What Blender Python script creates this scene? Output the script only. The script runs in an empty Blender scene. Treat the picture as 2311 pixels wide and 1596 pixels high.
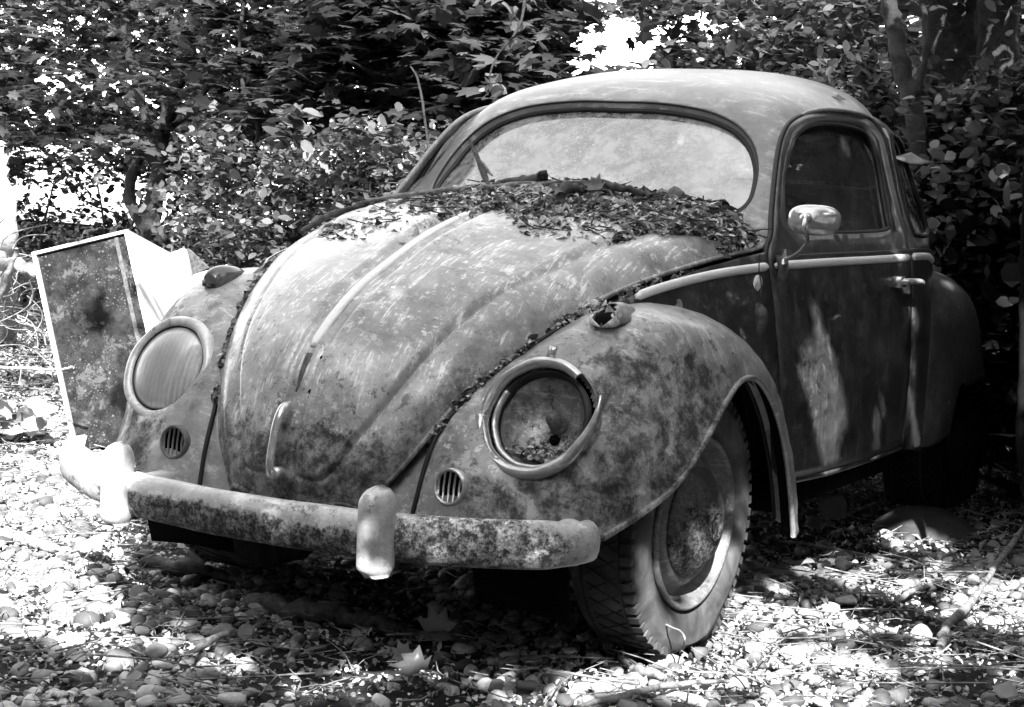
import bpy, bmesh, math, random
import numpy as np
from math import sin, cos, pi, radians, sqrt
from mathutils import Vector, Matrix
from mathutils.geometry import delaunay_2d_cdt
random.seed(7); RNG = np.random.default_rng(11)
scene = bpy.context.scene
COL = scene.collection
# ---------------------------------------------------------------- camera
CP = np.array([2.46192, -3.68408, 1.18363]); YAW, PITCH, ROLL, FPX = .553801, -.112460, .0429535, 3964.59
_c, _s = cos(YAW), sin(YAW)
F = np.array([-_s*cos(PITCH), _c*cos(PITCH), sin(PITCH)]); _r = np.array([_c, _s, 0]); _u = np.cross(_r, F)
RT = _r*cos(ROLL)+_u*sin(ROLL); UP = -_r*sin(ROLL)+_u*cos(ROLL)
cam = bpy.data.objects.new('camera', bpy.data.cameras.new('camera')); COL.objects.link(cam)
cam.matrix_world = Matrix([[RT[0], UP[0], -F[0], CP[0]], [RT[1], UP[1], -F[1], CP[1]], [RT[2], UP[2], -F[2], CP[2]], [0, 0, 0, 1]])
cam.data.sensor_width = 36; cam.data.lens = FPX/2311*36; cam.data.clip_end = 2000; cam.data.clip_start = .05
scene.camera = cam
# ---------------------------------------------------------------- daylight (the photograph is black and white)
SUN = np.array([.42, -.60, .68]); SUN = SUN/np.linalg.norm(SUN)
w = bpy.data.worlds.new('World'); scene.world = w; w.use_nodes = True
nt = w.node_tree; nt.nodes.clear()
sky = nt.nodes.new('ShaderNodeTexSky'); sky.sky_type = 'NISHITA'; sky.sun_disc = False
sky.sun_elevation = math.asin(SUN[2]); sky.sun_rotation = math.atan2(SUN[0], SUN[1]); sky.dust_density = 1
bw = nt.nodes.new('ShaderNodeRGBToBW'); bg = nt.nodes.new('ShaderNodeBackground'); bg.inputs[1].default_value = .15
wo = nt.nodes.new('ShaderNodeOutputWorld')
nt.links.new(sky.outputs[0], bw.inputs[0]); nt.links.new(bw.outputs[0], bg.inputs[0]); nt.links.new(bg.outputs[0], wo.inputs[0])
sl = bpy.data.lights.new('sun', 'SUN'); sl.energy = 2.4; sl.angle = radians(.4)
so = bpy.data.objects.new('sun', sl); COL.objects.link(so)
so.rotation_euler = Vector(SUN).to_track_quat('Z', 'Y').to_euler()
scene.view_settings.view_transform = 'Standard'; scene.view_settings.look = 'None'
scene.view_settings.exposure = 3.2; scene.view_settings.gamma = 1
scene.cycles.max_bounces = 6; scene.cycles.diffuse_bounces = 3; scene.cycles.transparent_max_bounces = 12

# ---------------------------------------------------------------- helpers
def at(px, py, y):
    """the point where the sight line through a spot of the photograph meets the upright plane at depth y"""
    d = F+RT*(px-1155.5)/FPX+UP*(798-py)/FPX
    return CP+d*((y-CP[1])/d[1])
def gz(x, y):
    return .02-.02*np.clip(y, -5, 4)+0*x
def meta(o, label=None, cat=None, group=None, kind=None):
    if label: o['label'] = label
    if cat: o['category'] = cat
    if group: o['group'] = group
    if kind: o['kind'] = kind
    return o
def empty(name, loc=(0, 0, 0), rz=0):
    o = bpy.data.objects.new(name, None); COL.objects.link(o); o.location = loc; o.rotation_euler[2] = rz
    o.empty_display_size = .1
    return o
def link(name, me, mat, parent=None, smooth=True, solid=0):
    o = bpy.data.objects.new(name, me); COL.objects.link(o)
    for m in (mat if isinstance(mat, (list, tuple)) else [mat]): me.materials.append(m)
    if smooth: me.shade_smooth()
    if parent is not None:
        o.parent = parent
        # geometry is written in world space: cancel the parents' placement
        M = Matrix.Identity(4); p = parent
        while p is not None:
            M = (Matrix.Translation(p.location) @ p.rotation_euler.to_matrix().to_4x4() @ Matrix.Diagonal((*p.scale, 1))) @ M
            p = p.parent
        if M != Matrix.Identity(4): me.transform(M.inverted())
    if solid:
        md = o.modifiers.new('thickness', 'SOLIDIFY'); md.thickness = solid; md.offset = 0
    return o
def mesh(name, V, Fs):
    me = bpy.data.meshes.new(name); me.from_pydata([tuple(map(float, v)) for v in V], [], [tuple(int(i) for i in f) for f in Fs]); me.update()
    return me
def fastmesh(name, V, L, k, smooth=False, mi=None):
    """V (n,3), L flat loop indices, every face with k corners"""
    me = bpy.data.meshes.new(name); V = np.asarray(V, np.float32); L = np.asarray(L, np.int32).ravel(); nf = len(L)//k
    me.vertices.add(len(V)); me.vertices.foreach_set('co', V.ravel())
    me.loops.add(len(L)); me.loops.foreach_set('vertex_index', L)
    me.polygons.add(nf); me.polygons.foreach_set('loop_start', np.arange(nf, dtype=np.int32)*k)
    me.polygons.foreach_set('use_smooth', np.full(nf, smooth))
    me.update(calc_edges=True); me.validate()
    return me
def merge(parts):
    V = []; Fs = []; n = 0
    for v, f in parts:
        V.extend(v); Fs.extend([tuple(i+n for i in q) for q in f]); n += len(v)
    return V, Fs
def grid_faces(nu, nv, cu=False, cv=False):
    f = []
    for i in range(nu if cu else nu-1):
        for j in range(nv if cv else nv-1):
            a, b = i, (i+1) % nu; c, d = j, (j+1) % nv
            f.append((a*nv+c, b*nv+c, b*nv+d, a*nv+d))
    return f
def tube(pts, r, n=8, cap=True, flat=1.0, upv=None):
    """tube along points; r a number or list; flat squeezes the section along the up vector"""
    P = np.array(pts, float); m = len(P); r = np.full(m, r) if np.isscalar(r) else np.asarray(r, float)
    T = np.gradient(P, axis=0); T /= np.linalg.norm(T, axis=1)[:, None]+1e-12
    V = []; ref = np.array(upv if upv is not None else (0, 0, 1.), float)
    if upv is None and abs(T[0] @ ref) > .9: ref = np.array((1., 0, 0))
    a = None
    for i in range(m):
        if a is None or upv is not None: b = np.cross(T[i], ref)
        else: b = np.cross(T[i], np.cross(a, T[i])); b = a-T[i]*(a@T[i])
        b /= np.linalg.norm(b)+1e-12; c = np.cross(b, T[i]); a = b
        for k in range(n):
            t = 2*pi*k/n; V.append(P[i]+r[i]*(cos(t)*b+flat*sin(t)*c))
    Fs = grid_faces(m, n, False, True)
    if cap: Fs += [tuple(range(n))[::-1], tuple(range((m-1)*n, m*n))]
    return V, Fs
def smooth_path(pts, k=8):
    P = np.array(pts, float); n = len(P); t = np.linspace(0, n-1, (n-1)*k+1)
    return spl(n, t) @ P
def frame(n, up=(0, 0, 1)):
    n = np.array(n, float); n /= np.linalg.norm(n); up = np.array(up, float)
    a = np.cross(up, n); a /= np.linalg.norm(a); b = np.cross(n, a)
    return a, b, n
def lathe(c, axis, prof, n=48, up=(0, 0, 1), wob=None, ry=1.0):
    """prof: list of (radius, height along axis)"""
    a, b, ax = frame(axis, up); c = np.array(c, float); V = []
    for i, (r, h) in enumerate(prof):
        for k in range(n):
            t = 2*pi*k/n; dr = wob(t, i) if wob else 0
            V.append(c+(r+dr)*(cos(t)*a+ry*sin(t)*b)+h*ax)
    return V, grid_faces(len(prof), n, False, True)
def box(c, s, R=None):
    c = np.array(c, float); R = np.eye(3) if R is None else np.array(R); V = []
    for x in (-.5, .5):
        for y in (-.5, .5):
            for z in (-.5, .5): V.append(c+R@(np.array((x, y, z))*np.array(s)))
    return V, [(0, 1, 3, 2), (4, 6, 7, 5), (0, 4, 5, 1), (2, 3, 7, 6), (0, 2, 6, 4), (1, 5, 7, 3)]
def flipx(vf):
    V, Fs = vf
    return [np.array((-v[0], v[1], v[2])) for v in V], [f[::-1] for f in Fs]
def inpoly(p, poly):
    x, y = p[:, 0], p[:, 1]; r = np.zeros(len(p), bool); n = len(poly)
    for i in range(n):
        x1, y1 = poly[i]; x2, y2 = poly[(i+1) % n]
        c = ((y1 > y) != (y2 > y)); t = (x2-x1)*(y-y1)/((y2-y1)+1e-12)+x1
        r ^= c & (x < t)
    return r
def closed_smooth(poly, per=8, sharp=False):
    P = np.array(poly, float); n = len(P)
    if sharp:
        out = []
        for i in range(n):
            for k in range(per): out.append(P[i]+(P[(i+1) % n]-P[i])*k/per)
        return np.array(out)
    out = []
    for i in range(n):
        p0, p1, p2, p3 = P[i-1], P[i], P[(i+1) % n], P[(i+2) % n]
        for k in range(per):
            t = k/per
            out.append(.5*((2*p1)+(-p0+p2)*t+(2*p0-5*p1+4*p2-p3)*t*t+(-p0+3*p1-3*p2+p3)*t**3))
    return np.array(out)
def panel(fn, outer, holes=(), step=(.03, .03)):
    """triangulate a 2-D region with holes and lift it with fn(a, b) -> points"""
    outer = np.array(outer); pts = [tuple(p) for p in outer]; ed = [(i, (i+1) % len(outer)) for i in range(len(outer))]
    for h in holes:
        o = len(pts); pts += [tuple(p) for p in h]; ed += [(o+i, o+(i+1) % len(h)) for i in range(len(h))]
    lo, hi = outer.min(0), outer.max(0)
    A, B = np.meshgrid(np.arange(lo[0], hi[0], step[0]), np.arange(lo[1], hi[1], step[1])); G = np.stack([A.ravel(), B.ravel()], 1)
    ok = inpoly(G, outer)
    for h in holes: ok &= ~inpoly(G, h)
    G = G[ok]; bd = np.array(pts)
    sc = np.array(step); d = np.min(np.linalg.norm((G[:, None]-bd[None])/sc, axis=2), axis=1); G = G[d > .55]
    pts += [tuple(p) for p in G]
    v2, e2, f2, *_ = delaunay_2d_cdt([Vector(p) for p in pts], ed, [], 0, 1e-6)
    v2 = np.array([tuple(v) for v in v2]); f2 = np.array([tuple(f) for f in f2])
    c = v2[f2].mean(1); ok = inpoly(c, outer)
    for h in holes: ok &= ~inpoly(c, h)
    return fn(v2[:, 0], v2[:, 1]), [tuple(f) for f in f2[ok]]
def lifted(fn, poly):
    p = np.array(poly); return fn(p[:, 0], p[:, 1])
def dense(net, ur, vr, nu, nv, disp=None, keep=None):
    U, V = np.meshgrid(np.linspace(*ur, nu), np.linspace(*vr, nv), indexing='ij'); u, v = U.ravel(), V.ravel()
    P = net.at(u, v); e = 1e-3
    N = np.cross(net.at(u+e, v)-net.at(u-e, v), net.at(u, v+e)-net.at(u, v-e)); N /= np.linalg.norm(N, axis=1)[:, None]+1e-12
    if disp is not None: P = P+N*disp(u, v, P)[:, None]
    Fs = grid_faces(nu, nv)
    if keep is not None:
        m = keep(P); Fs = [f for f in Fs if all(m[i] for i in f)]
    return P, Fs
def pnormal(net, u, v):
    e = 1e-3; n = np.cross(net.at(u+e, v)-net.at(u-e, v), net.at(u, v+e)-net.at(u, v-e))[0]; return n/np.linalg.norm(n)

# ---------------------------------------------------------------- body surfaces as spline nets
def spl(n, t):
    """natural cubic spline weights for n knots at 0..n-1, evaluated at t"""
    t = np.clip(np.asarray(t, float), 0, n-1)
    A = np.zeros((n, n)); B = np.zeros((n, n)); A[0, 0] = A[-1, -1] = 1
    for i in range(1, n-1):
        A[i, i-1:i+2] = (1, 4, 1); B[i, i-1:i+2] = (6, -12, 6)
    M = np.linalg.solve(A, B)
    i = np.minimum(t.astype(int), n-2); f = t-i; I = np.eye(n)
    a = (1-f)[:, None]; b = f[:, None]
    return a*I[i]+b*I[i+1]+((a**3-a)*M[i]+(b**3-b)*M[i+1])/6
class Net:
    def __init__(s, rows):
        s.P = np.array(rows, float); s.nu, s.nv = s.P.shape[:2]
    def at(s, u, v):
        u = np.atleast_1d(np.asarray(u, float)); v = np.atleast_1d(np.asarray(v, float))
        bu = spl(s.nu, u); bv = spl(s.nv, v)
        return np.einsum('ni,nj,ijk->nk', bu, bv, s.P)
def mirror(rows):
    """half net whose first column lies on x=0 -> full net"""
    out = []
    for r in rows:
        out.append([(-x, y, z) for x, y, z in r[:0:-1]]+[tuple(p) for p in r])
    return out
def hood_row(C, K, E, b=.018):
    C, K, E = map(np.array, (C, K, E))
    n = np.array([-(E-K)[2]*0-0.0, 0, 0.])
    d = E-K; t = np.array([0, .6, .8]); n = np.cross(d, np.cross(np.array([.3, -.5, .8]), d)); n = n/np.linalg.norm(n)
    R = K*.42+E*.58+n*b
    Q = C*.5+K*.5; Q = Q+(C-K)*np.array([0, .16, .16])
    return [tuple(C), tuple(Q), tuple(K), tuple(R), tuple(E)]
HOOD = [
 ((0,-.652,.392),(.095,-.640,.390),(.185,-.608,.385)),
 ((0,-.668,.457),(.122,-.643,.460),(.240,-.577,.461)),
 ((0,-.652,.530),(.156,-.612,.532),(.284,-.544,.529)),
 ((0,-.615,.635),(.210,-.556,.632),(.344,-.467,.639)),
 ((0,-.551,.740),(.256,-.476,.737),(.402,-.358,.722)),
 ((0,-.427,.841),(.304,-.345,.838),(.450,-.235,.800)),
 ((0,-.292,.909),(.350,-.205,.903),(.496,-.110,.863)),
 ((0,-.130,.975),(.392,-.045,.955),(.540,.030,.905)),
 ((0, .044,1.026),(.425,.120,.998),(.575,.180,.935)),
 ((0, .200,1.055),(.445,.280,1.030),(.600,.330,.957)),
 ((0, .400,1.078),(.440,.440,1.048),(.612,.480,.972)),
 ((0, .545,1.083),(.420,.570,1.052),(.600,.575,.985)),
]
hood = Net(mirror([hood_row(*r) for r in HOOD]))     # u 0..11, v 0..8 (centre 4)
# ---- left flank of the body as a height field x(y,z)
SY = [-.45,-.1,.2,.5,.8,1.1,1.42,1.6,1.8,2.05,2.35]
SZ = [.30,.45,.65,.85,.95,1.05,1.18,1.28,1.36]
SX = [
 [.36,.40,.44,.44,.42,.40,.38,.36,.34],
 [.50,.53,.55,.545,.53,.50,.46,.44,.42],
 [.64,.645,.645,.625,.605,.57,.53,.51,.49],
 [.710,.714,.706,.675,.648,.608,.570,.545,.52],
 [.725,.728,.720,.688,.660,.615,.570,.541,.508],
 [.728,.732,.724,.696,.675,.632,.585,.556,.525],
 [.716,.720,.714,.696,.680,.644,.600,.572,.540],
 [.700,.704,.698,.680,.666,.633,.588,.560,.525],
 [.655,.660,.655,.635,.619,.590,.540,.505,.465],
 [.565,.575,.572,.553,.535,.50,.445,.395,.345],
 [.43,.45,.45,.435,.42,.38,.32,.27,.21]]
_sx = np.array(SX)
def side_x(y, z):
    y = np.atleast_1d(np.asarray(y, float)); z = np.atleast_1d(np.asarray(z, float))
    ty = np.interp(y, SY, np.arange(len(SY))); tz = np.interp(z, SZ, np.arange(len(SZ)))
    return np.einsum('ni,nj,ij->n', spl(len(SY), ty), spl(len(SZ), tz), _sx)
def side(y, z):
    return np.stack([side_x(y, z), np.atleast_1d(y)+0., np.atleast_1d(z)+0.], -1)
# ---- roof and windscreen frame, half rows centre -> gutter
ROOF = [
 [(0,.525,1.070),(.25,.535,1.062),(.47,.590,1.035),(.585,.585,.990),(.645,.500,.945)],
 [(0,.590,1.140),(.25,.600,1.135),(.455,.645,1.115),(.547,.655,1.085),(.597,.630,1.050)],
 [(0,.690,1.240),(.24,.697,1.236),(.430,.730,1.222),(.518,.740,1.195),(.560,.735,1.165)],
 [(0,.790,1.330),(.23,.795,1.327),(.405,.812,1.314),(.487,.812,1.284),(.532,.808,1.252)],
 [(0,.900,1.395),(.22,.905,1.391),(.385,.910,1.373),(.465,.905,1.347),(.514,.905,1.315)],
 [(0,1.08,1.447),(.21,1.08,1.440),(.370,1.08,1.416),(.463,1.075,1.387),(.520,1.06,1.350)],
 [(0,1.35,1.475),(.21,1.34,1.468),(.378,1.32,1.437),(.475,1.30,1.398),(.537,1.28,1.353)],
 [(0,1.62,1.462),(.21,1.61,1.455),(.375,1.57,1.424),(.470,1.53,1.383),(.533,1.48,1.330)],
 [(0,1.90,1.390),(.20,1.88,1.380),(.350,1.82,1.345),(.440,1.76,1.300),(.500,1.68,1.248)],
 [(0,2.15,1.270),(.19,2.12,1.260),(.330,2.05,1.215),(.430,1.96,1.150),(.490,1.85,1.090)],
 [(0,2.38,1.080),(.18,2.35,1.070),(.330,2.25,1.020),(.440,2.12,.975),(.530,1.98,.930)],
 [(0,2.55,.820),(.18,2.52,.810),(.330,2.42,.780),(.440,2.28,.760),(.530,2.10,.740)],
]
roof = Net(mirror(ROOF))
# ---- left front fender, seam -> lip
FEND = [
 [(.305,-.590,.350),(.44,-.612,.345),(.56,-.602,.345),(.655,-.545,.360),(.715,-.46,.385)],
 [(.313,-.560,.460),(.43,-.570,.460),(.555,-.538,.460),(.665,-.485,.455),(.748,-.36,.425)],
 [(.322,-.517,.558),(.43,-.512,.562),(.56,-.478,.562),(.690,-.43,.550),(.780,-.26,.480)],
 [(.358,-.450,.644),(.44,-.435,.660),(.56,-.415,.660),(.695,-.375,.640),(.795,-.175,.550)],
 [(.418,-.343,.735),(.48,-.340,.762),(.58,-.325,.765),(.700,-.280,.735),(.795,-.09,.617)],
 [(.495,-.170,.825),(.55,-.165,.843),(.63,-.160,.842),(.725,-.140,.797),(.790,-.01,.667)],
 [(.570,.020,.838),(.61,.020,.845),(.675,.020,.828),(.750,.030,.770),(.785,.06,.688)],
 [(.625,.170,.775),(.66,.180,.785),(.710,.175,.772),(.762,.160,.725),(.785,.135,.680)],
 [(.655,.280,.700),(.69,.290,.705),(.735,.280,.690),(.773,.260,.660),(.785,.215,.632)],
 [(.680,.395,.565),(.71,.405,.568),(.745,.390,.560),(.773,.350,.553),(.783,.305,.540)],
 [(.690,.475,.400),(.72,.490,.400),(.748,.478,.397),(.768,.435,.395),(.780,.385,.395)],
 [(.695,.510,.270),(.72,.530,.255),(.750,.522,.250),(.765,.490,.248),(.772,.45,.248)],
]
fend = Net(FEND)
RFEND = [
 [(.66,1.60,.33),(.69,1.61,.33),(.715,1.65,.33),(.728,1.72,.34),(.73,1.80,.36)],
 [(.66,1.62,.50),(.69,1.63,.50),(.718,1.68,.50),(.730,1.76,.50),(.735,1.86,.50)],
 [(.65,1.66,.66),(.685,1.68,.66),(.712,1.74,.65),(.728,1.84,.60),(.735,1.93,.50)],
 [(.62,1.72,.79),(.655,1.77,.795),(.695,1.86,.775),(.722,1.97,.70),(.73,2.04,.50)],
 [(.57,1.85,.855),(.61,1.90,.860),(.66,1.99,.825),(.70,2.10,.72),(.72,2.16,.50)],
 [(.49,2.05,.835),(.53,2.10,.840),(.59,2.18,.800),(.65,2.25,.68),(.68,2.30,.48)],
 [(.42,2.22,.77),(.47,2.27,.77),(.54,2.34,.73),(.60,2.40,.60),(.63,2.42,.44)],
 [(.36,2.36,.66),(.42,2.42,.66),(.49,2.48,.62),(.55,2.50,.50),(.59,2.50,.40)],
 [(.33,2.42,.45),(.40,2.50,.45),(.47,2.54,.44),(.54,2.54,.42),(.58,2.52,.40)],
]
rfend = Net(RFEND)
# ---------------------------------------------------------------- materials (all grey: the photograph is monochrome)
class NT:
    def __init__(s, name):
        s.m = bpy.data.materials.new(name); s.m.use_nodes = True; s.t = s.m.node_tree; s.t.nodes.clear()
        s.out = s.n('ShaderNodeOutputMaterial'); s.co = s.n('ShaderNodeTexCoord').outputs['Object']
    def n(s, k, **kw):
        o = s.t.nodes.new(k)
        for a, b in kw.items(): setattr(o, a, b)
        return o
    def l(s, a, b): s.t.links.new(a, b)
    def mapped(s, scale=(1, 1, 1), rot=(0, 0, 0), loc=(0, 0, 0)):
        m = s.n('ShaderNodeMapping'); m.inputs['Scale'].default_value = scale; m.inputs['Rotation'].default_value = rot; m.inputs['Location'].default_value = loc
        s.l(s.co, m.inputs[0]); return m.outputs[0]
    def noise(s, scale, detail=6, rough=.6, dist=0, vec=None):
        o = s.n('ShaderNodeTexNoise'); o.inputs['Scale'].default_value = scale; o.inputs['Detail'].default_value = detail
        o.inputs['Roughness'].default_value = rough; o.inputs['Distortion'].default_value = dist
        s.l(vec or s.co, o.inputs[0]); return o.outputs[0]
    def ramp(s, x, stops):
        r = s.n('ShaderNodeValToRGB'); e = r.color_ramp.elements
        while len(e) < len(stops): e.new(.5)
        for i, (p, v) in enumerate(stops): e[i].position = p; e[i].color = (v, v, v, 1)
        s.l(x, r.inputs[0]); return r.outputs[0]
    def mix(s, f, a, b):
        m = s.n('ShaderNodeMix', data_type='FLOAT')
        for i, x in ((0, f), (2, a), (3, b)):
            if isinstance(x, (int, float)): m.inputs[i].default_value = x
            else: s.l(x, m.inputs[i])
        return m.outputs[0]
    def math(s, op, a, b=0.):
        m = s.n('ShaderNodeMath', operation=op)
        for i, x in ((0, a), (1, b)):
            if isinstance(x, (int, float)): m.inputs[i].default_value = x
            else: s.l(x, m.inputs[i])
        return m.outputs[0]
    def blob(s, c, r, soft=.3):
        """1 inside a ragged ellipsoid round c (mirrored in x), 0 outside"""
        sp = s.n('ShaderNodeSeparateXYZ'); s.l(s.co, sp.inputs[0]); tot = None
        for i in range(3):
            x = s.math('ABSOLUTE', sp.outputs[0]) if i == 0 and 0 < c[0] < 50 else sp.outputs[i]
            d = s.math('DIVIDE', s.math('SUBTRACT', x, c[i]-(100 if c[i] > 50 else 0)), r[i]); d = s.math('MULTIPLY', d, d)
            tot = d if tot is None else s.math('ADD', tot, d)
        tot = s.math('ADD', tot, s.math('MULTIPLY', s.math('SUBTRACT', s.noise(13, 9, .75), .5), 4.5))
        return s.ramp(s.math('MULTIPLY', tot, .6), [(max(0, .6-soft*.6), 1), (.75, 0)])
    def principled(s, col, rough=.5, metal=0., spec=.5, bump=None, bstr=.3, bdist=.003, coat=0., trans=0.):
        p = s.n('ShaderNodeBsdfPrincipled')
        for nm, x in (('Base Color', col), ('Roughness', rough), ('Metallic', metal), ('Specular IOR Level', spec), ('Coat Weight', coat), ('Transmission Weight', trans)):
            if isinstance(x, (int, float)):
                p.inputs[nm].default_value = (x, x, x, 1) if nm == 'Base Color' else x
            else: s.l(x, p.inputs[nm])
        if bump is not None:
            b = s.n('ShaderNodeBump'); b.inputs['Strength'].default_value = bstr; b.inputs['Distance'].default_value = bdist
            s.l(bump, b.inputs['Height']); s.l(b.outputs[0], p.inputs['Normal'])
        return p
    def done(s, sh): s.l(sh.outputs[0] if hasattr(sh, 'outputs') else sh, s.out.inputs[0]); return s.m
def worn(name, dark, mid, light, scale=3., rough=(.32, .6), fine=40., amt=.5, bstr=.25, coat=0., metal=0., blobs=(), streak=None, spots=.0, scuff=.55, chips=30.):
    """old paint: large cloudy fading, mid mottling, fine speckle and directional scuffs; blobs = bare or rusted areas"""
    s = NT(name)
    big = s.noise(scale, 5, .62, .6); med = s.noise(scale*4.3, 8, .7, .3); fi = s.noise(fine, 4, .7)
    base = s.ramp(big, [(.34, dark*.35+mid*.65), (.5, mid), (.66, light)])
    mot = s.ramp(med, [(.35, dark), (.5, mid), (.62, light)])
    c = s.mix(amt, base, mot)
    sv = s.mapped(*(streak or ((6, 55, 9), (.5, .2, .4))))
    st = s.ramp(s.noise(1.6, 7, .75, .3, sv), [(.535, 0), (.56, 1)])
    c = s.mix(s.math('MULTIPLY', s.ramp(s.noise(fine*2.2, 5, .75), [(.56, 0), (.66, .5)]), s.ramp(big, [(.4, .3), (.6, 1)])), c, dark*.5)
    c = s.mix(s.math('MULTIPLY', st, s.math('MULTIPLY', s.ramp(med, [(.46, 0), (.56, 1)]), scuff)), c, min(.85, light*1.55))
    if chips:
        cn = s.noise(chips, 10, .78, .2); pm = s.noise(2.3, 4, .6, 0, s.mapped((1, 1, 1), (0, 0, 0), (7, 3, 1))); pm2 = s.noise(3.1, 4, .6, 0, s.mapped((1, 1, 1), (0, 0, 0), (1, 9, 4)))
        c = s.mix(s.math('MULTIPLY', s.ramp(cn, [(.562, 0), (.575, 1)]), s.ramp(pm, [(.45, 0), (.56, .8)])), c, dark*.45)
        c = s.mix(s.math('MULTIPLY', s.ramp(cn, [(.418, 1), (.432, 0)]), s.ramp(pm2, [(.42, 0), (.55, .7)])), c, min(.85, light*1.5))
        fs_ = s.ramp(s.noise(1.3, 8, .8, .1, s.mapped((7, 150, 40), (.3, .6, .9))), [(.60, 0), (.615, 1)])
        c = s.mix(s.math('MULTIPLY', fs_, .5), c, min(.85, light*1.4))
    if spots:
        vo = s.n('ShaderNodeTexVoronoi'); vo.inputs['Scale'].default_value = 38; s.l(s.co, vo.inputs[0])
        sp = s.math('MULTIPLY', s.ramp(vo.outputs['Distance'], [(.1, 1), (.22, 0)]), s.ramp(s.noise(7, 4), [(.5, 0), (.6, 1)]))
        c = s.mix(s.math('MULTIPLY', sp, spots), c, dark*.4)
    rg = s.mix(med, rough[0], rough[1]); h = s.math('ADD', s.math('MULTIPLY', med, .6), s.math('MULTIPLY', fi, .35))
    for (cc, rr, lo, hi, fs) in blobs:
        b = s.blob(cc, rr); n2 = s.noise(fs, 12, .8, .15); n3 = s.noise(fs*2.7, 9, .8, .1)
        rc = s.mix(s.ramp(n3, [(.47, 0), (.53, 1)]), s.ramp(n2, [(.44, lo), (.475, (lo+hi)*.35), (.53, (lo+hi)*.45), (.555, hi)]), s.ramp(n2, [(.45, lo*.6), (.5, lo*2), (.56, hi*.7)]))
        c = s.mix(b, c, rc); rg = s.mix(b, rg, .75); h = s.math('ADD', h, s.math('MULTIPLY', b, s.math('MULTIPLY', n2, 1.6)))
    return s.done(s.principled(c, rg, metal, .5, h, bstr, .004, coat))
M = {}
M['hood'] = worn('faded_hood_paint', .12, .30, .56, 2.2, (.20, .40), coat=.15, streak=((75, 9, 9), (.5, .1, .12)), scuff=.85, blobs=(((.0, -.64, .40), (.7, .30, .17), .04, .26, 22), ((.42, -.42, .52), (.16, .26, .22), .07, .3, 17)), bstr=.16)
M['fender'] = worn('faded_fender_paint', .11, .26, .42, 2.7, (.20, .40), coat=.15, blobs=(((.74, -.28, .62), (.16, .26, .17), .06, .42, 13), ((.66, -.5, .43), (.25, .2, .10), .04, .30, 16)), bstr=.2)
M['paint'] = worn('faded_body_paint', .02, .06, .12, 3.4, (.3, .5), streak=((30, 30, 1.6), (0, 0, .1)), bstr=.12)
M['door'] = worn('shaded_door_paint', .015, .038, .085, 2.6, (.22, .45), streak=((34, 26, 1.3), (0, 0, .1)), bstr=.08, coat=.15)  # near flank paint darkened to stand for the deep shade on it
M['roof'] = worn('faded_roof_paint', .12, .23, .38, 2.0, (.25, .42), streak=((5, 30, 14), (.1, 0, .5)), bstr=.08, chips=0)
def metalmat(name, a, b, blobs=(), sc=9, rough=(.25, .5), metal=.35, bstr=.3, chips=30):
    return worn(name, a, (a+b)/2, b, sc, rough, 60, .6, bstr, 0, metal, blobs, ((3, 3, 60), (0, 0, .2)), .5 if chips else 0, .55, chips)
M['bumper'] = metalmat('peeling_bumper_paint', .32, .66, (((0, -.80, .345), (.62, .2, .050), .012, .30, 55), ((100.56, -.72, .40), (.19, .2, .056), .08, .95, 48)), 5, (.3, .5), .15, .5)
M['overrider'] = metalmat('worn_light_overrider', .42, .75, (((.37, -.8, .27), (.2, .2, .03), .05, .5, 50),), 6, (.28, .45), .2)
M['chrome'] = metalmat('dulled_chrome', .42, .66, (), 14, (.12, .30), .6, .05, 0)
M['trim'] = metalmat('aluminium_trim', .74, .88, (), 20, (.3, .45), .0, .05, 0)
M['hubcap'] = metalmat('pitted_hubcap', .02, .10, (((.7, 0, .3), (.3, .12, .10), .01, .20, 75),), 20, (.4, .65), .3, .7)
M['rim'] = metalmat('dirty_rim_paint', .06, .17, (), 14, (.45, .65), .0, .4)
def plain(name, a, b, sc=12, rough=.7, bstr=.4, bd=.004, spec=.4, det=8):
    s = NT(name); n = s.noise(sc, det, .65, .5)
    return s.done(s.principled(s.ramp(n, [(.35, a), (.65, b)]), rough, 0, spec, n, bstr, bd))
M['rubber'] = plain('window_rubber', .008, .016, 30, .55)
M['dark'] = plain('underbody_shade_black', .002, .005, 12, .95, spec=.05)  # underbody and recesses coloured near black to stand for shade
M['interior'] = plain('dark_interior', .008, .02, 9, .9)
M['bolt'] = plain('rusty_fixing', .03, .12, 60, .6)
M['bark'] = plain('dark_bark', .004, .035, 16, .9, .9, .02)
M['bark_pale'] = plain('sunlit_pale_bark', .25, .55, 14, .85, .8, .02)
M['wood'] = plain('weathered_stick', .05, .30, 30, .8, .6, .004)
M['wood_dark'] = plain('dark_wet_stick', .012, .07, 30, .8, .6, .004)
s = NT('white_panel'); nn = s.noise(3, 6, .6); M['white'] = s.done(s.principled(s.ramp(nn, [(.3, .45), (.6, .68)]), .5, 0, .4, nn, .1))
# tyre: bump pattern of the tread comes from geometry; rubber greyed by dust
s = NT('dusty_tyre_rubber'); nn = s.noise(9, 8, .65, 1.)
M['tyre'] = s.done(s.principled(s.ramp(nn, [(.3, .025), (.5, .06), (.7, .13)]), .8, 0, .3, s.noise(60, 5), .25, .002))
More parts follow.
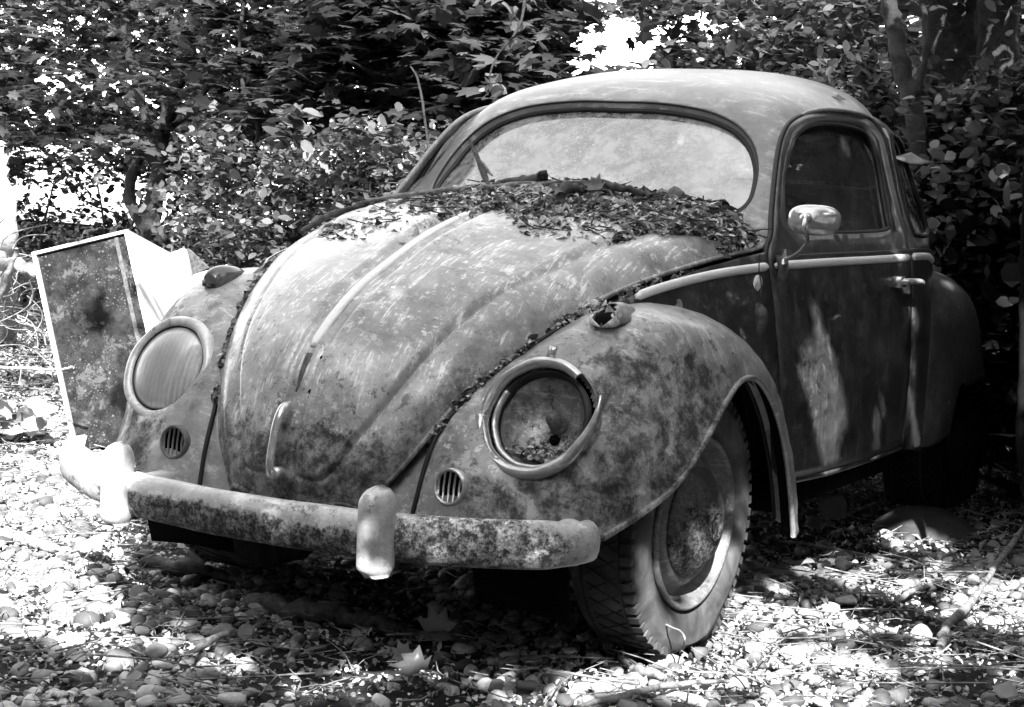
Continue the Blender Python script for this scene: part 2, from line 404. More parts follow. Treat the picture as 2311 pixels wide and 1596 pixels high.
# dusty glass
def dusty(name, lo, hi, sc, rough, cover, streak=(1, 1, 1), ribs=False, gl=.9, specks=0):
    s = NT(name); v = s.mapped(streak); a = s.noise(sc, 7, .6, 1.4, v); b = s.noise(sc*5, 12, .8, .3, v)
    c = s.mix(.6, s.ramp(a, [(.32, lo), (.52, (lo+hi)/2), (.66, hi)]), s.ramp(b, [(.42, lo), (.49, lo*.6+hi*.4), (.56, hi)]))
    if specks:
        for sc_, lo_, hi_ in ((34, .10, .20), (90, .14, .26)):
            vo = s.n('ShaderNodeTexVoronoi'); vo.inputs['Scale'].default_value = sc_; s.l(s.co, vo.inputs[0])
            c = s.mix(s.math('MULTIPLY', s.ramp(vo.outputs['Distance'], [(lo_, 1), (hi_, 0)]), s.ramp(s.noise(5, 6, .7), [(.48, 0), (.56, .8)])), c, specks)
        c = s.mix(s.ramp(s.noise(9, 12, .8, .2), [(.555, 0), (.57, .7)]), c, specks*.6)
    d = s.principled(c, .9, 0, .2)
    if ribs:
        wv = s.n('ShaderNodeTexWave'); wv.inputs['Scale'].default_value = 22; wv.inputs['Distortion'].default_value = .6; s.l(s.co, wv.inputs[0])
        d = s.principled(s.math('MULTIPLY', c, s.ramp(wv.outputs['Fac'], [(.2, .9), (.8, 1.06)])), .5, 0, .4, wv.outputs['Fac'], .6, .002)
    g = s.n('ShaderNodeBsdfGlossy'); g.inputs['Roughness'].default_value = rough; g.inputs['Color'].default_value = (.9, .9, .9, 1)
    tr = s.n('ShaderNodeBsdfTransparent'); tr.inputs[0].default_value = (.55, .55, .55, 1)
    fr = s.n('ShaderNodeFresnel'); fr.inputs[0].default_value = 1.6
    m1 = s.n('ShaderNodeMixShader'); s.l(s.math('MULTIPLY', s.ramp(a, [(.3, .8), (.7, 1)]), cover), m1.inputs[0]); s.l(tr.outputs[0], m1.inputs[1]); s.l(d.outputs[0], m1.inputs[2])
    m2 = s.n('ShaderNodeMixShader'); s.l(s.math('MULTIPLY', fr.outputs[0], gl), m2.inputs[0]); s.l(m1.outputs[0], m2.inputs[1]); s.l(g.outputs[0], m2.inputs[2])
    return s.done(m2)
M['windshield'] = dusty('dusty_reflection_windshield', .03, .40, 2.6, .10, .97, gl=.25, specks=.45)  # dust, with pale blotches standing in for leaf reflections
M['sidewindow'] = dusty('dirty_reflection_side_glass', .006, .11, 4.0, .06, .65, (1, 1, .5), specks=.12)  # dirty panes; pale specks stand in for leaf reflections
M['boxglass'] = dusty('speckled_dark_glass', .003, .035, 5.0, .10, .98, gl=.5, specks=.16)  # dark pane, mottled and scattered with pale specks
M['lens'] = dusty('hazy_headlight_lens', .30, .46, 6, .35, .99, (5, 5, .6), True, .35)
M['shade_black'] = plain('black_for_shade', .003, .009, 12, .9, spec=.1)  # near-black colour put where shade should read as black
M['reflector'] = metalmat('stained_reflector', .10, .42, (((.55, -.42, .55), (.07, .1, .035), .02, .7, 60),), 12, (.25, .5), .5, .2)
# foliage: leaves let light through
def leafmat(name, a, b, tr=.35, rough=.45, sc=2.5):
    s = NT(name); g = s.n('ShaderNodeNewGeometry'); r = s.ramp(g.outputs['Random Per Island'], [(.1, a), (.9, b)])
    n = s.noise(sc, 3); c = s.math('MULTIPLY', r, s.ramp(n, [(.35, .6), (.65, 1.35)]))
    p = s.principled(c, rough, 0, .45); t = s.n('ShaderNodeBsdfTranslucent'); s.l(s.math('MULTIPLY', c, 1.3), t.inputs[0])
    m = s.n('ShaderNodeMixShader'); m.inputs[0].default_value = tr; s.l(p.outputs[0], m.inputs[1]); s.l(t.outputs[0], m.inputs[2]); return s.done(m)
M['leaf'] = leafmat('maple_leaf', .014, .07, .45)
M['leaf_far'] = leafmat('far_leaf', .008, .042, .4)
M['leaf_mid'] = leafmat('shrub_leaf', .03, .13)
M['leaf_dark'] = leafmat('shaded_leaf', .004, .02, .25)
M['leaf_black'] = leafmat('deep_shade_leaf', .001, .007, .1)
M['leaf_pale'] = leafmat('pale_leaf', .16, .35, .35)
M['litter'] = leafmat('dry_leaf', .06, .34, .1, .7)
M['litter_dark'] = leafmat('rotting_leaf', .012, .6, .05, .7, 30)
# pebbles, pale and grey
s = NT('river_pebbles'); g = s.n('ShaderNodeNewGeometry'); nn = s.noise(60, 5, .7)
c = s.math('MULTIPLY', s.ramp(g.outputs['Random Per Island'], [(0, .05), (.35, .16), (.7, .31), (1, .52)]), s.ramp(nn, [(.3, .75), (.7, 1.2)]))
M['pebble'] = s.done(s.principled(c, .65, 0, .35, nn, .2, .002))
s = NT('forest_soil'); nn = s.noise(14, 10, .7, .5); n2 = s.noise(1.2, 4)
M['soil'] = s.done(s.principled(s.math('MULTIPLY', s.ramp(nn, [(.35, .008), (.55, .025), (.7, .06)]), s.ramp(n2, [(.35, .7), (.65, 1.4)])), .95, 0, .2, nn, .9, .02))
M['signal'] = plain('glossy_dark_signal', .05, .09, 8, .12, .05, .002, .6)
# ================================================================ ground
g_x = np.concatenate([np.arange(-60, -6, 4), np.arange(-6, 4, .08), np.arange(4, 60, 4)]); g_y = np.concatenate([np.arange(-20, -2.5, 2), np.arange(-2.5, 6, .08), np.arange(6, 200, 6)])
def gh(x, y):
    x = np.asarray(x, float); y = np.asarray(y, float)
    return gz(x, y)+.010*np.sin(x*5.1+1)*np.sin(y*4.3)-.010+.005*np.sin(x*13)*np.sin(y*11)+.03*np.clip(-x-2.2, 0, 3)*0
GX, GY = np.meshgrid(g_x, g_y, indexing='ij'); GZ = gh(GX, GY)
meta(link('ground', mesh('ground', np.stack([GX, GY, GZ], -1).reshape(-1, 3), grid_faces(len(g_x), len(g_y))), M['soil']), kind='structure')
mdw = [(-120, 14), (120, 14), (120, 190), (-120, 190)]
meta(link('meadow', mesh('meadow', [(x, y, float(gz(x, y))+.03) for x, y in mdw], [(0, 1, 2, 3)]), plain('sunlit_meadow', .30, .5, .8, .9)), kind='structure')
def rotmats(n, tilt=None, rng=RNG):
    """random rotations: yaw anywhere, tip away from level by about tilt"""
    yaw = rng.uniform(0, 2*pi, n); tl = np.abs(rng.normal(0, tilt, n)) if tilt is not None else np.arccos(rng.uniform(-1, 1, n)); ax = rng.uniform(0, 2*pi, n)
    cy, sy = np.cos(yaw), np.sin(yaw); Z = np.zeros(n); O = np.ones(n)
    Ry = np.stack([np.stack([cy, -sy, Z], -1), np.stack([sy, cy, Z], -1), np.stack([Z, Z, O], -1)], 1)
    k = np.stack([np.cos(ax), np.sin(ax), Z], -1); K = np.zeros((n, 3, 3))
    K[:, 0, 1] = -k[:, 2]; K[:, 0, 2] = k[:, 1]; K[:, 1, 0] = k[:, 2]; K[:, 1, 2] = -k[:, 0]; K[:, 2, 0] = -k[:, 1]; K[:, 2, 1] = k[:, 0]
    R = np.eye(3)[None]+np.sin(tl)[:, None, None]*K+(1-np.cos(tl))[:, None, None]*(K@K)
    return R@Ry
OVAL = np.array([(0, 0, 0), (.26, .22, .05), (.34, .52, .06), (.2, .82, .03), (0, 1, -.06), (-.2, .82, .03), (-.34, .52, .06), (-.26, .22, .05)])
MAPLE = np.array([(0, 0, 0), (.26, -.06, .0), (.20, .13, .03), (.50, .26, -.02), (.32, .42, .03), (.38, .74, -.02), (.14, .62, .03), (0, 1, -.05), (-.14, .62, .03), (-.38, .74, -.02), (-.32, .42, .03), (-.50, .26, -.02), (-.20, .13, .03), (-.26, -.06, .0)])
CURL = np.array([(0, 0, 0), (.22, .15, .18), (.30, .5, .28), (.16, .8, .12), (.02, 1, -.1), (-.14, .78, .10), (-.26, .5, .25), (-.2, .2, .15)])
def leafmesh(name, pos, size, shape, tilt=.5, squash=None):
    n = len(pos); R = rotmats(n, tilt); S = (shape-np.array([0, .45, 0]))
    size = np.broadcast_to(size, n)*RNG.uniform(.55, 1.3, n)
    st = RNG.uniform(.75, 1.25, (n, 1, 3))
    V = np.einsum('nij,nkj->nki', R, S[None]*st)*size[:, None, None]+pos[:, None]
    k = len(shape); return fastmesh(name, V.reshape(-1, 3), np.arange(n*k), k)
def pxbox(x0, x1, y0, y1, d0, d1, n):
    """n random points of the air seen between those spots of the picture, depths d0..d1"""
    P = np.empty((n, 3))
    px = RNG.uniform(x0, x1, n); py = RNG.uniform(y0, y1, n); d = RNG.uniform(d0, d1, n)
    D = F[None]+RT[None]*((px-1155.5)/FPX)[:, None]+UP[None]*((798-py)/FPX)[:, None]
    return CP[None]+D*((d-CP[1])/D[:, 1])[:, None]
def sprays(cent, per, rad, flat=.25):
    """leaf positions gathered in flattish sprays round each centre"""
    n = len(cent); q = RNG.normal(0, 1, (n, per, 3))*np.array([1, 1, flat])*np.broadcast_to(rad, n)[:, None, None]*.55
    q[:, :, 2] -= .25*(q[:, :, 0]**2+q[:, :, 1]**2)/np.broadcast_to(rad, n)[:, None]
    return (cent[:, None]+q).reshape(-1, 3)
def tree(name, label, cat, stems, crowns, bark, group=None, base=None):
    root = empty(name, tuple(map(float, base if base is not None else stems[0][0][0]))); meta(root, label, cat, group)
    for (pts, r0, r1) in stems:
        p = smooth_path(pts, 6); n = len(p); p = p+RNG.normal(0, 1, p.shape)*r1*.15
        link('trunk' if r0 > .03 else 'limb', mesh('stem', *tube(p, np.linspace(r0, r1, n)*(1+.08*np.sin(np.arange(n)*1.7)), 10)), bark, root)
    for (pos, size, shape, mat, tilt) in crowns:
        link('crown', leafmesh('crown', pos, size, shape, tilt), mat, root, smooth=False)
    return root
def rs(a, b, n): return RNG.uniform(a, b, n)
def dropclear(pos, zones):
    """leave the gaps of the crown open: zones are (px, py, rx, ry)"""
    d = pos-CP; w_ = d@F; x = 1155.5+FPX*(d@RT)/w_; y = 798-FPX*(d@UP)/w_; k = np.ones(len(pos), bool)
    for (cx, cy, rx, ry) in zones: k &= ((x-cx)/rx)**2+((y-cy)/ry)**2 > RNG.uniform(.6, 1.1, len(pos))
    return pos[k]
LIT = [(1385, 100, 98, 66), (1310, 150, 40, 22), (1465, 85, 50, 42), (1250, 25, 40, 10)]
def A_(px, py, y): return tuple(at(px, py, y))
def gb(px, py, y): p = at(px, py, y); return (p[0], p[1], float(gh(p[0], p[1]))-.05)
# ---- left multi-stemmed tree, dark against the light
P_ = sprays(pxbox(-120, 760, -120, 400, 4.2, 6.6, 230), 46, rs(.16, .42, 230))
tree('maple_tree', 'dark several-stemmed maple behind the leaning cabinet, light sparkling through its leaves', 'tree', [
    ([gb(345, 700, 4.6), A_(345, 560, 4.6), A_(342, 480, 4.6), A_(362, 380, 4.6), A_(368, 290, 4.6), A_(402, 185, 4.6), A_(425, 95, 4.6), A_(462, 10, 4.6), A_(480, -110, 4.6)], .075, .03),
    ([A_(335, 520, 4.6), A_(300, 470, 4.6), A_(296, 400, 4.7), A_(330, 300, 4.8), A_(310, 200, 4.8), A_(280, 60, 4.8), A_(300, -60, 4.8)], .045, .016),
    ([A_(405, 190, 4.6), A_(440, 130, 4.5), A_(415, 90, 4.5), A_(400, 40, 4.5), A_(410, -40, 4.5)], .024, .014),
    ([A_(365, 425, 4.6), A_(430, 422, 4.6), A_(500, 432, 4.6), A_(575, 455, 4.7)], .022, .008),
    ([A_(368, 300, 4.6), A_(430, 250, 4.5), A_(490, 170, 4.4), A_(560, 120, 4.4), A_(660, 95, 4.4)], .024, .008),
    ([A_(400, 200, 4.6), A_(330, 160, 4.6), A_(240, 140, 4.7), A_(120, 90, 4.8)], .02, .006),
    ([A_(368, 330, 4.6), A_(260, 290, 4.6), A_(160, 300, 4.5), A_(60, 270, 4.5)], .02, .006)],
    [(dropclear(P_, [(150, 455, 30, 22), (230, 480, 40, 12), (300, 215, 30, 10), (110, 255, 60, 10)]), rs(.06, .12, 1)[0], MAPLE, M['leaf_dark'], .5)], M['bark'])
P_ = sprays(pxbox(-80, 700, -80, 330, 3.4, 4.3, 34), 34, rs(.15, .3, 34))
tree('maple_sapling', 'slender maple sapling with broad grey leaves in front of the dark tree', 'tree', [
    ([gb(548, 640, 3.8), A_(560, 430, 3.8), A_(585, 300, 3.8), A_(560, 230, 3.8), A_(540, 120, 3.8), A_(560, -60, 3.8)], .022, .008),
    ([A_(575, 320, 3.8), A_(640, 280, 3.8), A_(660, 220, 3.8), A_(760, 130, 3.8)], .012, .004)],
    [(P_, .115, MAPLE, M['leaf'], .45)], M['bark'])
# ---- maple over the middle of the picture
P_ = dropclear(sprays(pxbox(620, 1330, -120, 250, 3.6, 6.4, 170), 44, rs(.14, .36, 170)), LIT+[(790, 190, 50, 14), (1180, 110, 40, 22)])
tree('maple_tree', 'grey-leaved maple spreading above the car hood, left of the bright gap', 'tree', [
    ([gb(900, 640, 5.4), A_(905, 500, 5.4), A_(880, 330, 5.4), A_(940, 200, 5.4), A_(900, 80, 5.4), A_(930, -100, 5.4)], .06, .025),
    ([A_(930, 220, 5.4), A_(860, 150, 5.0), A_(800, 120, 4.6), A_(700, 130, 4.4)], .025, .007),
    ([A_(925, 190, 5.4), A_(1020, 110, 5.0), A_(1130, 85, 4.7), A_(1250, 40, 4.6)], .022, .006),
    ([A_(800, 120, 4.6), A_(760, 60, 4.4), A_(780, -20, 4.3)], .012, .005)],
    [(P_, .14, MAPLE, M['leaf'], .42)], M['bark'])
P_ = sprays(np.concatenate([pxbox(1290, 1500, 5, 45, 4.4, 5.4, 7), pxbox(1490, 1640, 20, 110, 4.4, 5.6, 10), pxbox(1280, 1310, 40, 150, 4.2, 5, 4)]), 9, .16, .5)
tree('maple_branch', 'thin leafy maple branch hanging in the bright gap above the roof', 'branch', [([A_(1240, -60, 5), A_(1300, 10, 5), A_(1380, 30, 4.9), A_(1470, 25, 4.8)], .010, .003)],
    [(P_, .10, MAPLE, M['leaf'], .6)], M['bark'])
# ---- undergrowth shrub behind the hood
P_ = sprays(pxbox(420, 1120, 300, 760, 2.9, 4.6, 420), 60, rs(.10, .24, 420), .6)
P2 = sprays(pxbox(620, 1000, 210, 420, 2.6, 3.4, 16), 12, rs(.08, .2, 16), .5)
tree('bushy_shrub', 'dense grey bushy shrub behind the far side of the hood', 'shrub', [
    ([gb(760, 700, 3.6), A_(765, 560, 3.6), A_(740, 430, 3.6), A_(770, 330, 3.6)], .016, .006),
    ([gb(640, 700, 3.4), A_(640, 560, 3.4), A_(600, 440, 3.4), A_(560, 360, 3.4)], .014, .005),
    ([A_(1000, 560, 3.0), A_(975, 400, 3.0), A_(950, 210, 3.0), A_(925, 150, 3.0)], .009, .004)],
    [(P_, .052, OVAL, M['leaf_mid'], .8), (P2, .085, OVAL, M['leaf_mid'], .6)], M['bark'], base=gb(760, 700, 3.6))
P_ = sprays(pxbox(-150, 470, 330, 700, 4.8, 6.8, 110), 40, rs(.12, .3, 110), .6)
P_ = dropclear(P_, [(150, 455, 30, 20)])
tree('low_shrub', 'dark low shrub under the several-stemmed maple at the left', 'shrub', [
    ([gb(80, 700, 5.4), A_(90, 560, 5.4), A_(120, 420, 5.4)], .02, .006), ([gb(230, 700, 5.6), A_(240, 560, 5.6), A_(220, 420, 5.6)], .018, .006)],
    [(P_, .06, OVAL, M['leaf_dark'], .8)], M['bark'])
# ---- trees at the right
P_ = dropclear(sprays(pxbox(1420, 1980, -120, 260, 3.8, 6.5, 150), 46, rs(.12, .3, 150), .45), LIT+[(1560, 60, 75, 40), (1700, 150, 30, 14), (1760, 30, 60, 20)])
tree('slender_tree', 'slender tree behind the roof whose dark forked branch stands in the light', 'tree', [
    ([gb(1705, 640, 5), A_(1700, 400, 5), A_(1690, 200, 5), A_(1692, 120, 5), A_(1688, 60, 5), A_(1665, 20, 5), A_(1640, -60, 5)], .05, .02),
    ([A_(1688, 60, 5), A_(1750, 50, 4.9), A_(1800, 20, 4.8), A_(1860, -60, 4.8)], .018, .006),
    ([A_(1695, 160, 5), A_(1600, 140, 4.8), A_(1500, 160, 4.6)], .014, .005), ([A_(1700, 230, 5), A_(1560, 170, 4.6), A_(1420, 140, 4.4)], .014, .005)],
    [(P_, .075, OVAL, M['leaf_mid'], .6)], M['bark'])
tree('leaning_tree', 'thin leaning trunk left of the two big trunks at the right', 'tree', [
    ([gb(2080, 640, 2.9), A_(2075, 400, 2.9), A_(2052, 210, 2.9), A_(2030, 110, 2.9), A_(2006, 20, 2.9), A_(1985, -120, 2.9)], .040, .032),
    ([A_(2058, 240, 2.9), A_(2085, 150, 2.95), A_(2090, 60, 2.95), A_(2070, -40, 2.95)], .014, .01)],
    [(sprays(pxbox(1900, 2150, -120, -20, 3.6, 4.6, 12), 30, .3), .08, OVAL, M['leaf'], .6)], M['bark'])
tree('big_tree', 'broad dark trunk near the right edge, left one of the pair', 'tree', [
    ([gb(2160, 640, 5.4), A_(2158, 400, 5.4), A_(2152, 150, 5.4), A_(2148, -150, 5.4), A_(2150, -500, 5.4)], .17, .15)],
    [(sprays(pxbox(1900, 2300, -420, -130, 4.4, 6.4, 30), 40, .4), .10, OVAL, M['leaf_dark'], .6)], M['bark'])
tree('big_tree', 'broad dark trunk at the right edge, right one of the pair', 'tree', [
    ([gb(2262, 640, 5.2), A_(2262, 400, 5.2), A_(2258, 150, 5.2), A_(2262, -150, 5.2), A_(2270, -500, 5.2)], .11, .10)],
    [(sprays(pxbox(2200, 2500, -420, -130, 4.4, 6.4, 30), 40, .4), .10, OVAL, M['leaf_dark'], .6)], M['bark'])
P_ = sprays(pxbox(1830, 2420, 130, 450, 2.9, 4.4, 210), 50, rs(.10, .26, 210), .6)
P_ = dropclear(P_, [(2030, 100, 36, 130), (2150, 100, 70, 110), (2262, 80, 40, 110)]); over_ = np.stack([rs(.7, 3.4, 6500), rs(1.2, 4.6, 6500), rs(2.15, 3.2, 6500)], 1)  # over_: unseen leaf roof added to block light from above the rear
P2 = sprays(pxbox(1980, 2400, 200, 560, 2.6, 3.0, 30), 12, rs(.08, .18, 30), .5)
P3 = pxbox(2100, 2330, 180, 820, 2.5, 2.9, 40)  # scattered pale leaves: highlights put into the leaf colour
tree('leafy_shrub', 'shadowy leafy shrub behind the car roof and rear fender, pale leaves standing in for highlights', 'shrub', [
    ([gb(2190, 640, 3.4), A_(2180, 520, 3.4), A_(2120, 380, 3.4), A_(2050, 250, 3.4)], .014, .005),
    ([gb(2260, 640, 3.2), A_(2290, 420, 3.2), A_(2250, 240, 3.2), A_(2180, 120, 3.2)], .012, .004)],
    [(P_, .058, OVAL, M['leaf'], .8), (P2, .062, OVAL, M['leaf_mid'], .7), (P3, .05, OVAL, M['leaf_pale'], .7), (over_, .14, OVAL, M['leaf_dark'], .6)], M['bark'])
P_ = np.concatenate([sprays(pxbox(2060, 2900, 430, 960, 2.7, 4.6, 330), 60, rs(.12, .3, 330), .7), sprays(pxbox(2380, 3300, 100, 1150, 1.9, 3.4, 120), 50, rs(.15, .3, 120), .7), sprays(np.stack([rs(2.5, 3.7, 260), rs(-.1, 4.4, 260), rs(.1, 3.1, 260)], 1), 42, .3, .7)])  # last two groups: unseen leaf wall added to cut light from the right
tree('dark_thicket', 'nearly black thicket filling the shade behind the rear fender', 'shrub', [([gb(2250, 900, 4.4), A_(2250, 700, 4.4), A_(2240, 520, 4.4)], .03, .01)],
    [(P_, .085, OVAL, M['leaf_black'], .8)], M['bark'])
tree('thin_tree', 'thin dark trunk cut by the right edge of the picture', 'tree', [([A_(2318, 1120, 1.25), A_(2304, 1000, 1.25), A_(2306, 850, 1.25), A_(2312, 600, 1.25), A_(2322, 300, 1.25), A_(2340, -200, 1.25), A_(2350, -700, 1.25)], .013, .010)],
    [(sprays(np.array([A_(2300, -500, 1.3), A_(2400, -650, 1.3), A_(2500, -500, 1.2)]), 60, .3), .08, OVAL, M['leaf_dark'], .6)], M['shade_black'])
# hanging pale leaves in the top middle
P_ = np.concatenate([pxbox(1145, 1200, 20, 110, 2.0, 2.25, 16), pxbox(1080, 1130, 140, 220, 2.0, 2.2, 16), pxbox(1060, 1230, -80, 30, 2.0, 2.3, 16)])
tree('hanging_branch', 'limp pale-leaved branch hanging above the windshield', 'branch', [([A_(1230, -160, 2.3), A_(1190, -40, 2.2), A_(1172, 60, 2.15), A_(1120, 130, 2.1), A_(1100, 215, 2.1)], .008, .003)],
    [(P_, .065, OVAL, M['leaf_mid'], 1.2)], M['bark'])
# far wood
P_ = np.concatenate([pxbox(-600, 1250, -300, 330, 8, 13, 14000), pxbox(1480, 3200, -500, 520, 7, 12, 14000)])
P_ = dropclear(P_, LIT+[(1400, 90, 130, 85), (1590, 60, 105, 55)]); P_ = dropclear(P_, [(2140, 60, 30, 60)]); keep_ = np.sin(P_[:, 0]*1.3+P_[:, 2]*2.1)+np.sin(P_[:, 0]*3.1-P_[:, 2]*3.7)+np.sin(P_[:, 1]*1.7+P_[:, 2]*1.3) > -.8
meta(link('far_wood', leafmesh('far_wood', P_[keep_], .20, OVAL, .8), M['leaf_far'], smooth=False), kind='stuff')
P_ = np.concatenate([pxbox(1050, 3000, 420, 760, 6.0, 9, 9000), pxbox(-900, 1200, 520, 760, 7, 11, 6000)])
meta(link('far_undergrowth', leafmesh('far_undergrowth', P_, .15, OVAL, .9), M['leaf_dark'], smooth=False), kind='stuff')
# ---- unseen tree: leaves set along sun lines to shade the car in patches
def sunpt(x, y, z, t): return np.array((x, y, z))+SUN*t
shade = []
for x in np.arange(-.8, .95, .30):
    for y in np.arange(-.55, 2.6, .30):
        z = 1.0 if abs(x) < .5 and y > -.3 else .75
        if y > .6: z = 1.35
        shade.append((x, y, z))
shade += [(.2, -.6, .5), (-.15, -.62, .5), (-.5, -.6, .5), (.5, -.55, .5), (.72, .35, .6), (.72, .5, 1.0), (.7, .9, 1.0), (.7, 1.2, .9), (.7, 1.25, .55), (.6, -.75, .38), (.0, -.8, .38), (-.35, -.8, .33), (.7, 1.0, .75), (.7, .7, .75)]
ncar0 = len(shade)
for x in np.arange(1.0, 4.6, .42):
    for y in np.arange(.9, 5.4, .45): shade.append((x, y, .3))
for x in (.62, .85, 1.1, 1.35):
    for y in (1.6, 1.85, 2.1, 2.35, 2.6):
        for z in (.1, .5): shade.append((x, y, z))
for x in np.arange(1.25, 2.7, .28):
    for y in np.arange(-.8, .9, .3): shade.append((x, y, .05))
shade = np.array(shade); shade += RNG.normal(0, .06, shade.shape); ncar = ncar0; kk_ = np.ones(len(shade), bool); kk_[ncar:] = RNG.random(len(shade)-ncar) < .85; shade = shade[kk_]
cc = shade+SUN[None]*RNG.uniform(4.6, 6.2, (len(shade), 1))
P_ = np.concatenate([sprays(cc[:ncar], 84, .27, .5), sprays(cc[ncar:], 30, .26, .5)])
# openings of the crown: lines of sight towards the sun left free of leaves
OPEN = [(.72, .685, .38, .085), (.72, .695, .44, .08), (.72, .71, .50, .07), (.715, .725, .56, .055), (.71, .735, .62, .042), (.70, .742, .68, .03), (.69, .745, .75, .02),
 (.73, 1.12, .42, .02), (.73, 1.135, .50, .018), (.725, 1.15, .58, .014), (.72, 1.16, .65, .010), (.71, .86, .42, .016), (.71, .87, .50, .012), (.71, 1.45, .45, .018), (.71, 1.46, .55, .016), (.70, 1.465, .66, .012), (.70, 1.47, .76, .01),
 (.73, .12, .10, .07), (.73, .05, .06, .06), (.73, .20, .20, .05), (1.0, .15, .02, .13), (1.05, -.1, .02, .12), (.95, .8, .02, .15), (1.15, 1.0, .02, .12), (.66, 1.78, .05, .11),
 (-1.0, -.62, .02, .36), (-.85, -.95, .02, .25), (-1.3, -.2, .02, .3), (-1.15, -1.0, .02, .3), (-.9, -.7, .02, .4),
 (.5, -.9, .02, .12), (-1.9, .6, .3, .4), (-2.4, 1.6, .6, .5)]
for (x, y, z, r) in OPEN:
    d = P_-np.array((x, y, z)); a_ = d@SUN; rr_ = np.linalg.norm(d-a_[:, None]*SUN, axis=1); P_ = P_[(rr_ > r+.035) | (a_ < 0)]
# and the crown is closed over the car itself
_u, _v = [q.ravel() for q in np.meshgrid(np.linspace(0, 11, 46), np.linspace(0, 8, 34))]; _f, _g = [q.ravel() for q in np.meshgrid(np.linspace(0, 10, 24), np.linspace(0, 4, 9))]
_fp = fend.at(_f, _g); car_pts = np.vstack([hood.at(_u, _v), roof.at(_u*.75, _v), _fp, _fp*np.array([-1, 1, 1]), np.stack([np.linspace(-.72, .72, 24), np.full(24, -.76), np.full(24, .40)], 1), np.stack([rs(.55, .78, 40), rs(-.75, -.5, 40), rs(.34, .46, 40)], 1), rfend.at(rs(0, 8, 160), rs(0, 4, 160)), side(rs(1.35, 1.8, 60), rs(.5, .95, 60))])
E1_ = np.cross(SUN, (0, 0, 1.)); E1_ /= np.linalg.norm(E1_); E2_ = np.cross(SUN, E1_)
L2 = np.stack([P_@E1_, P_@E2_], 1); O2 = np.array([[np.dot(o[:3], E1_), np.dot(o[:3], E2_), o[3]] for o in OPEN]); add_ = []
for c_ in car_pts:
    q_ = np.array([c_@E1_, c_@E2_])
    if np.min(np.hypot(L2[:, 0]-q_[0], L2[:, 1]-q_[1])) > .02 and np.all(np.hypot(O2[:, 0]-q_[0], O2[:, 1]-q_[1]) > O2[:, 2]+.05): add_.append(c_+SUN*RNG.uniform(4.7, 5.8)); L2 = np.vstack([L2, q_[None]])
if add_: P_ = np.vstack([P_, np.array(add_)])
tree('shade_tree', 'tall broad tree outside the view, its crown shaped to shade the car and leave sun patches', 'tree', [
    ([(5.2, -3.2, -.05), (5.1, -3.1, 2), (4.8, -3.0, 3.6), (4.2, -2.8, 5.0)], .22, .12), ([(4.8, -3.0, 3.6), (3.2, -2.9, 4.4), (1.6, -2.6, 5.0), (-.2, -2.0, 5.4)], .10, .03),
    ([(4.9, -3.0, 3.2), (4.6, -1.4, 4.2), (4.0, .2, 5.0), (3.0, 1.6, 5.6)], .10, .03), ([(4.2, -2.8, 5.0), (3.0, -1.4, 5.3), (1.4, -.2, 5.6), (.2, .8, 5.9)], .08, .02)],
    [(P_, .13, MAPLE, M['leaf'], .6)], M['bark'])
# unseen tree added to be mirrored in the glass and the hood
c_ = np.array([(0., .7, 1.2)])+np.array([(-.50, -.48, .72)])*rs(4.2, 6.5, (42, 1))+RNG.normal(0, .95, (42, 3))
tree('broad_tree', 'broad tree outside the view at the left, added for its reflection in the windshield', 'tree', [([(-6.2, -4.6, -.1), (-6.0, -4.4, 2.0), (-5.4, -3.9, 4.0), (-4.2, -3.2, 5.2)], .2, .08), ([(-5.4, -3.9, 4.0), (-3.6, -2.2, 5.2), (-2.0, -1.2, 5.6)], .07, .02)],
    [(sprays(c_, 26, .5, .5), .15, MAPLE, M['leaf'], .6)], M['bark'])
# woods standing round the clearing, out of the picture: they keep the light coming from above
n_ = 26000; th_ = np.concatenate([rs(-.35*pi, .42*pi, 15000), rs(-.5*pi, -.35*pi, 3000), rs(-.95*pi, -.5*pi, 8000)]); rr_ = rs(5.6, 8.2, n_)
P_ = np.stack([1.0+rr_*np.cos(th_), .3+rr_*np.sin(th_), rs(0, .84, n_)*rr_], 1)
x_ = (P_-CP)@F; P_ = P_[~((x_ > 0) & (np.abs((P_-CP)@RT) < x_*.33))]
meta(link('surrounding_wood', leafmesh('surrounding_wood', P_, .38, OVAL, .9), M['leaf_dark'], smooth=False), kind='stuff')
# ================================================================ the car
car = empty('abandoned_car')
meta(car, 'old rounded two-door car, faded and rusty, flat front tyre, leaf debris across its hood', 'car')
def part(name, vf, mat, parent=car, label=None, smooth=True, solid=0):
    o = link(name, mesh(name, *vf), mat, parent, smooth, solid)
    if label: o['label'] = label
    return o
def sm(x, a, b): t = np.clip((x-a)/(b-a), 0, 1); return t*t*(3-2*t)
# ---- hood: pressed panels either side of the centre rib
def hood_disp(u, v, P):
    a = np.abs(v-4); x = np.abs(P[:, 0])
    d1 = x-.036-.004*u/5; d2 = (2.0-a)*.105; d3 = (u-.92)*.085
    k = .02; m = -k*np.log(np.exp(-d1/k)+np.exp(-d2/k)+np.exp(-d3/k)+1e-12)*.8
    fade = np.clip((10.6-u)/2, 0, 1)
    r = -.010*sm(m, -.006, .012)+.0045*np.exp(-((m+.006)/.007)**2)
    dent = -.012*np.exp(-((P[:, 0]+.36)/.07)**2-((P[:, 1]-.0)/.12)**2)*np.sin(P[:, 1]*30)+.003*np.sin(P[:, 0]*9+P[:, 1]*6)*np.cos(P[:, 1]*8)
    return r*fade+dent+.0012*np.sin(P[:, 0]*31+P[:, 2]*17)*np.sin(P[:, 1]*23)
hd = part('hood', dense(hood, (0, 11), (0, 8), 190, 200, hood_disp), M['hood'], solid=.003)
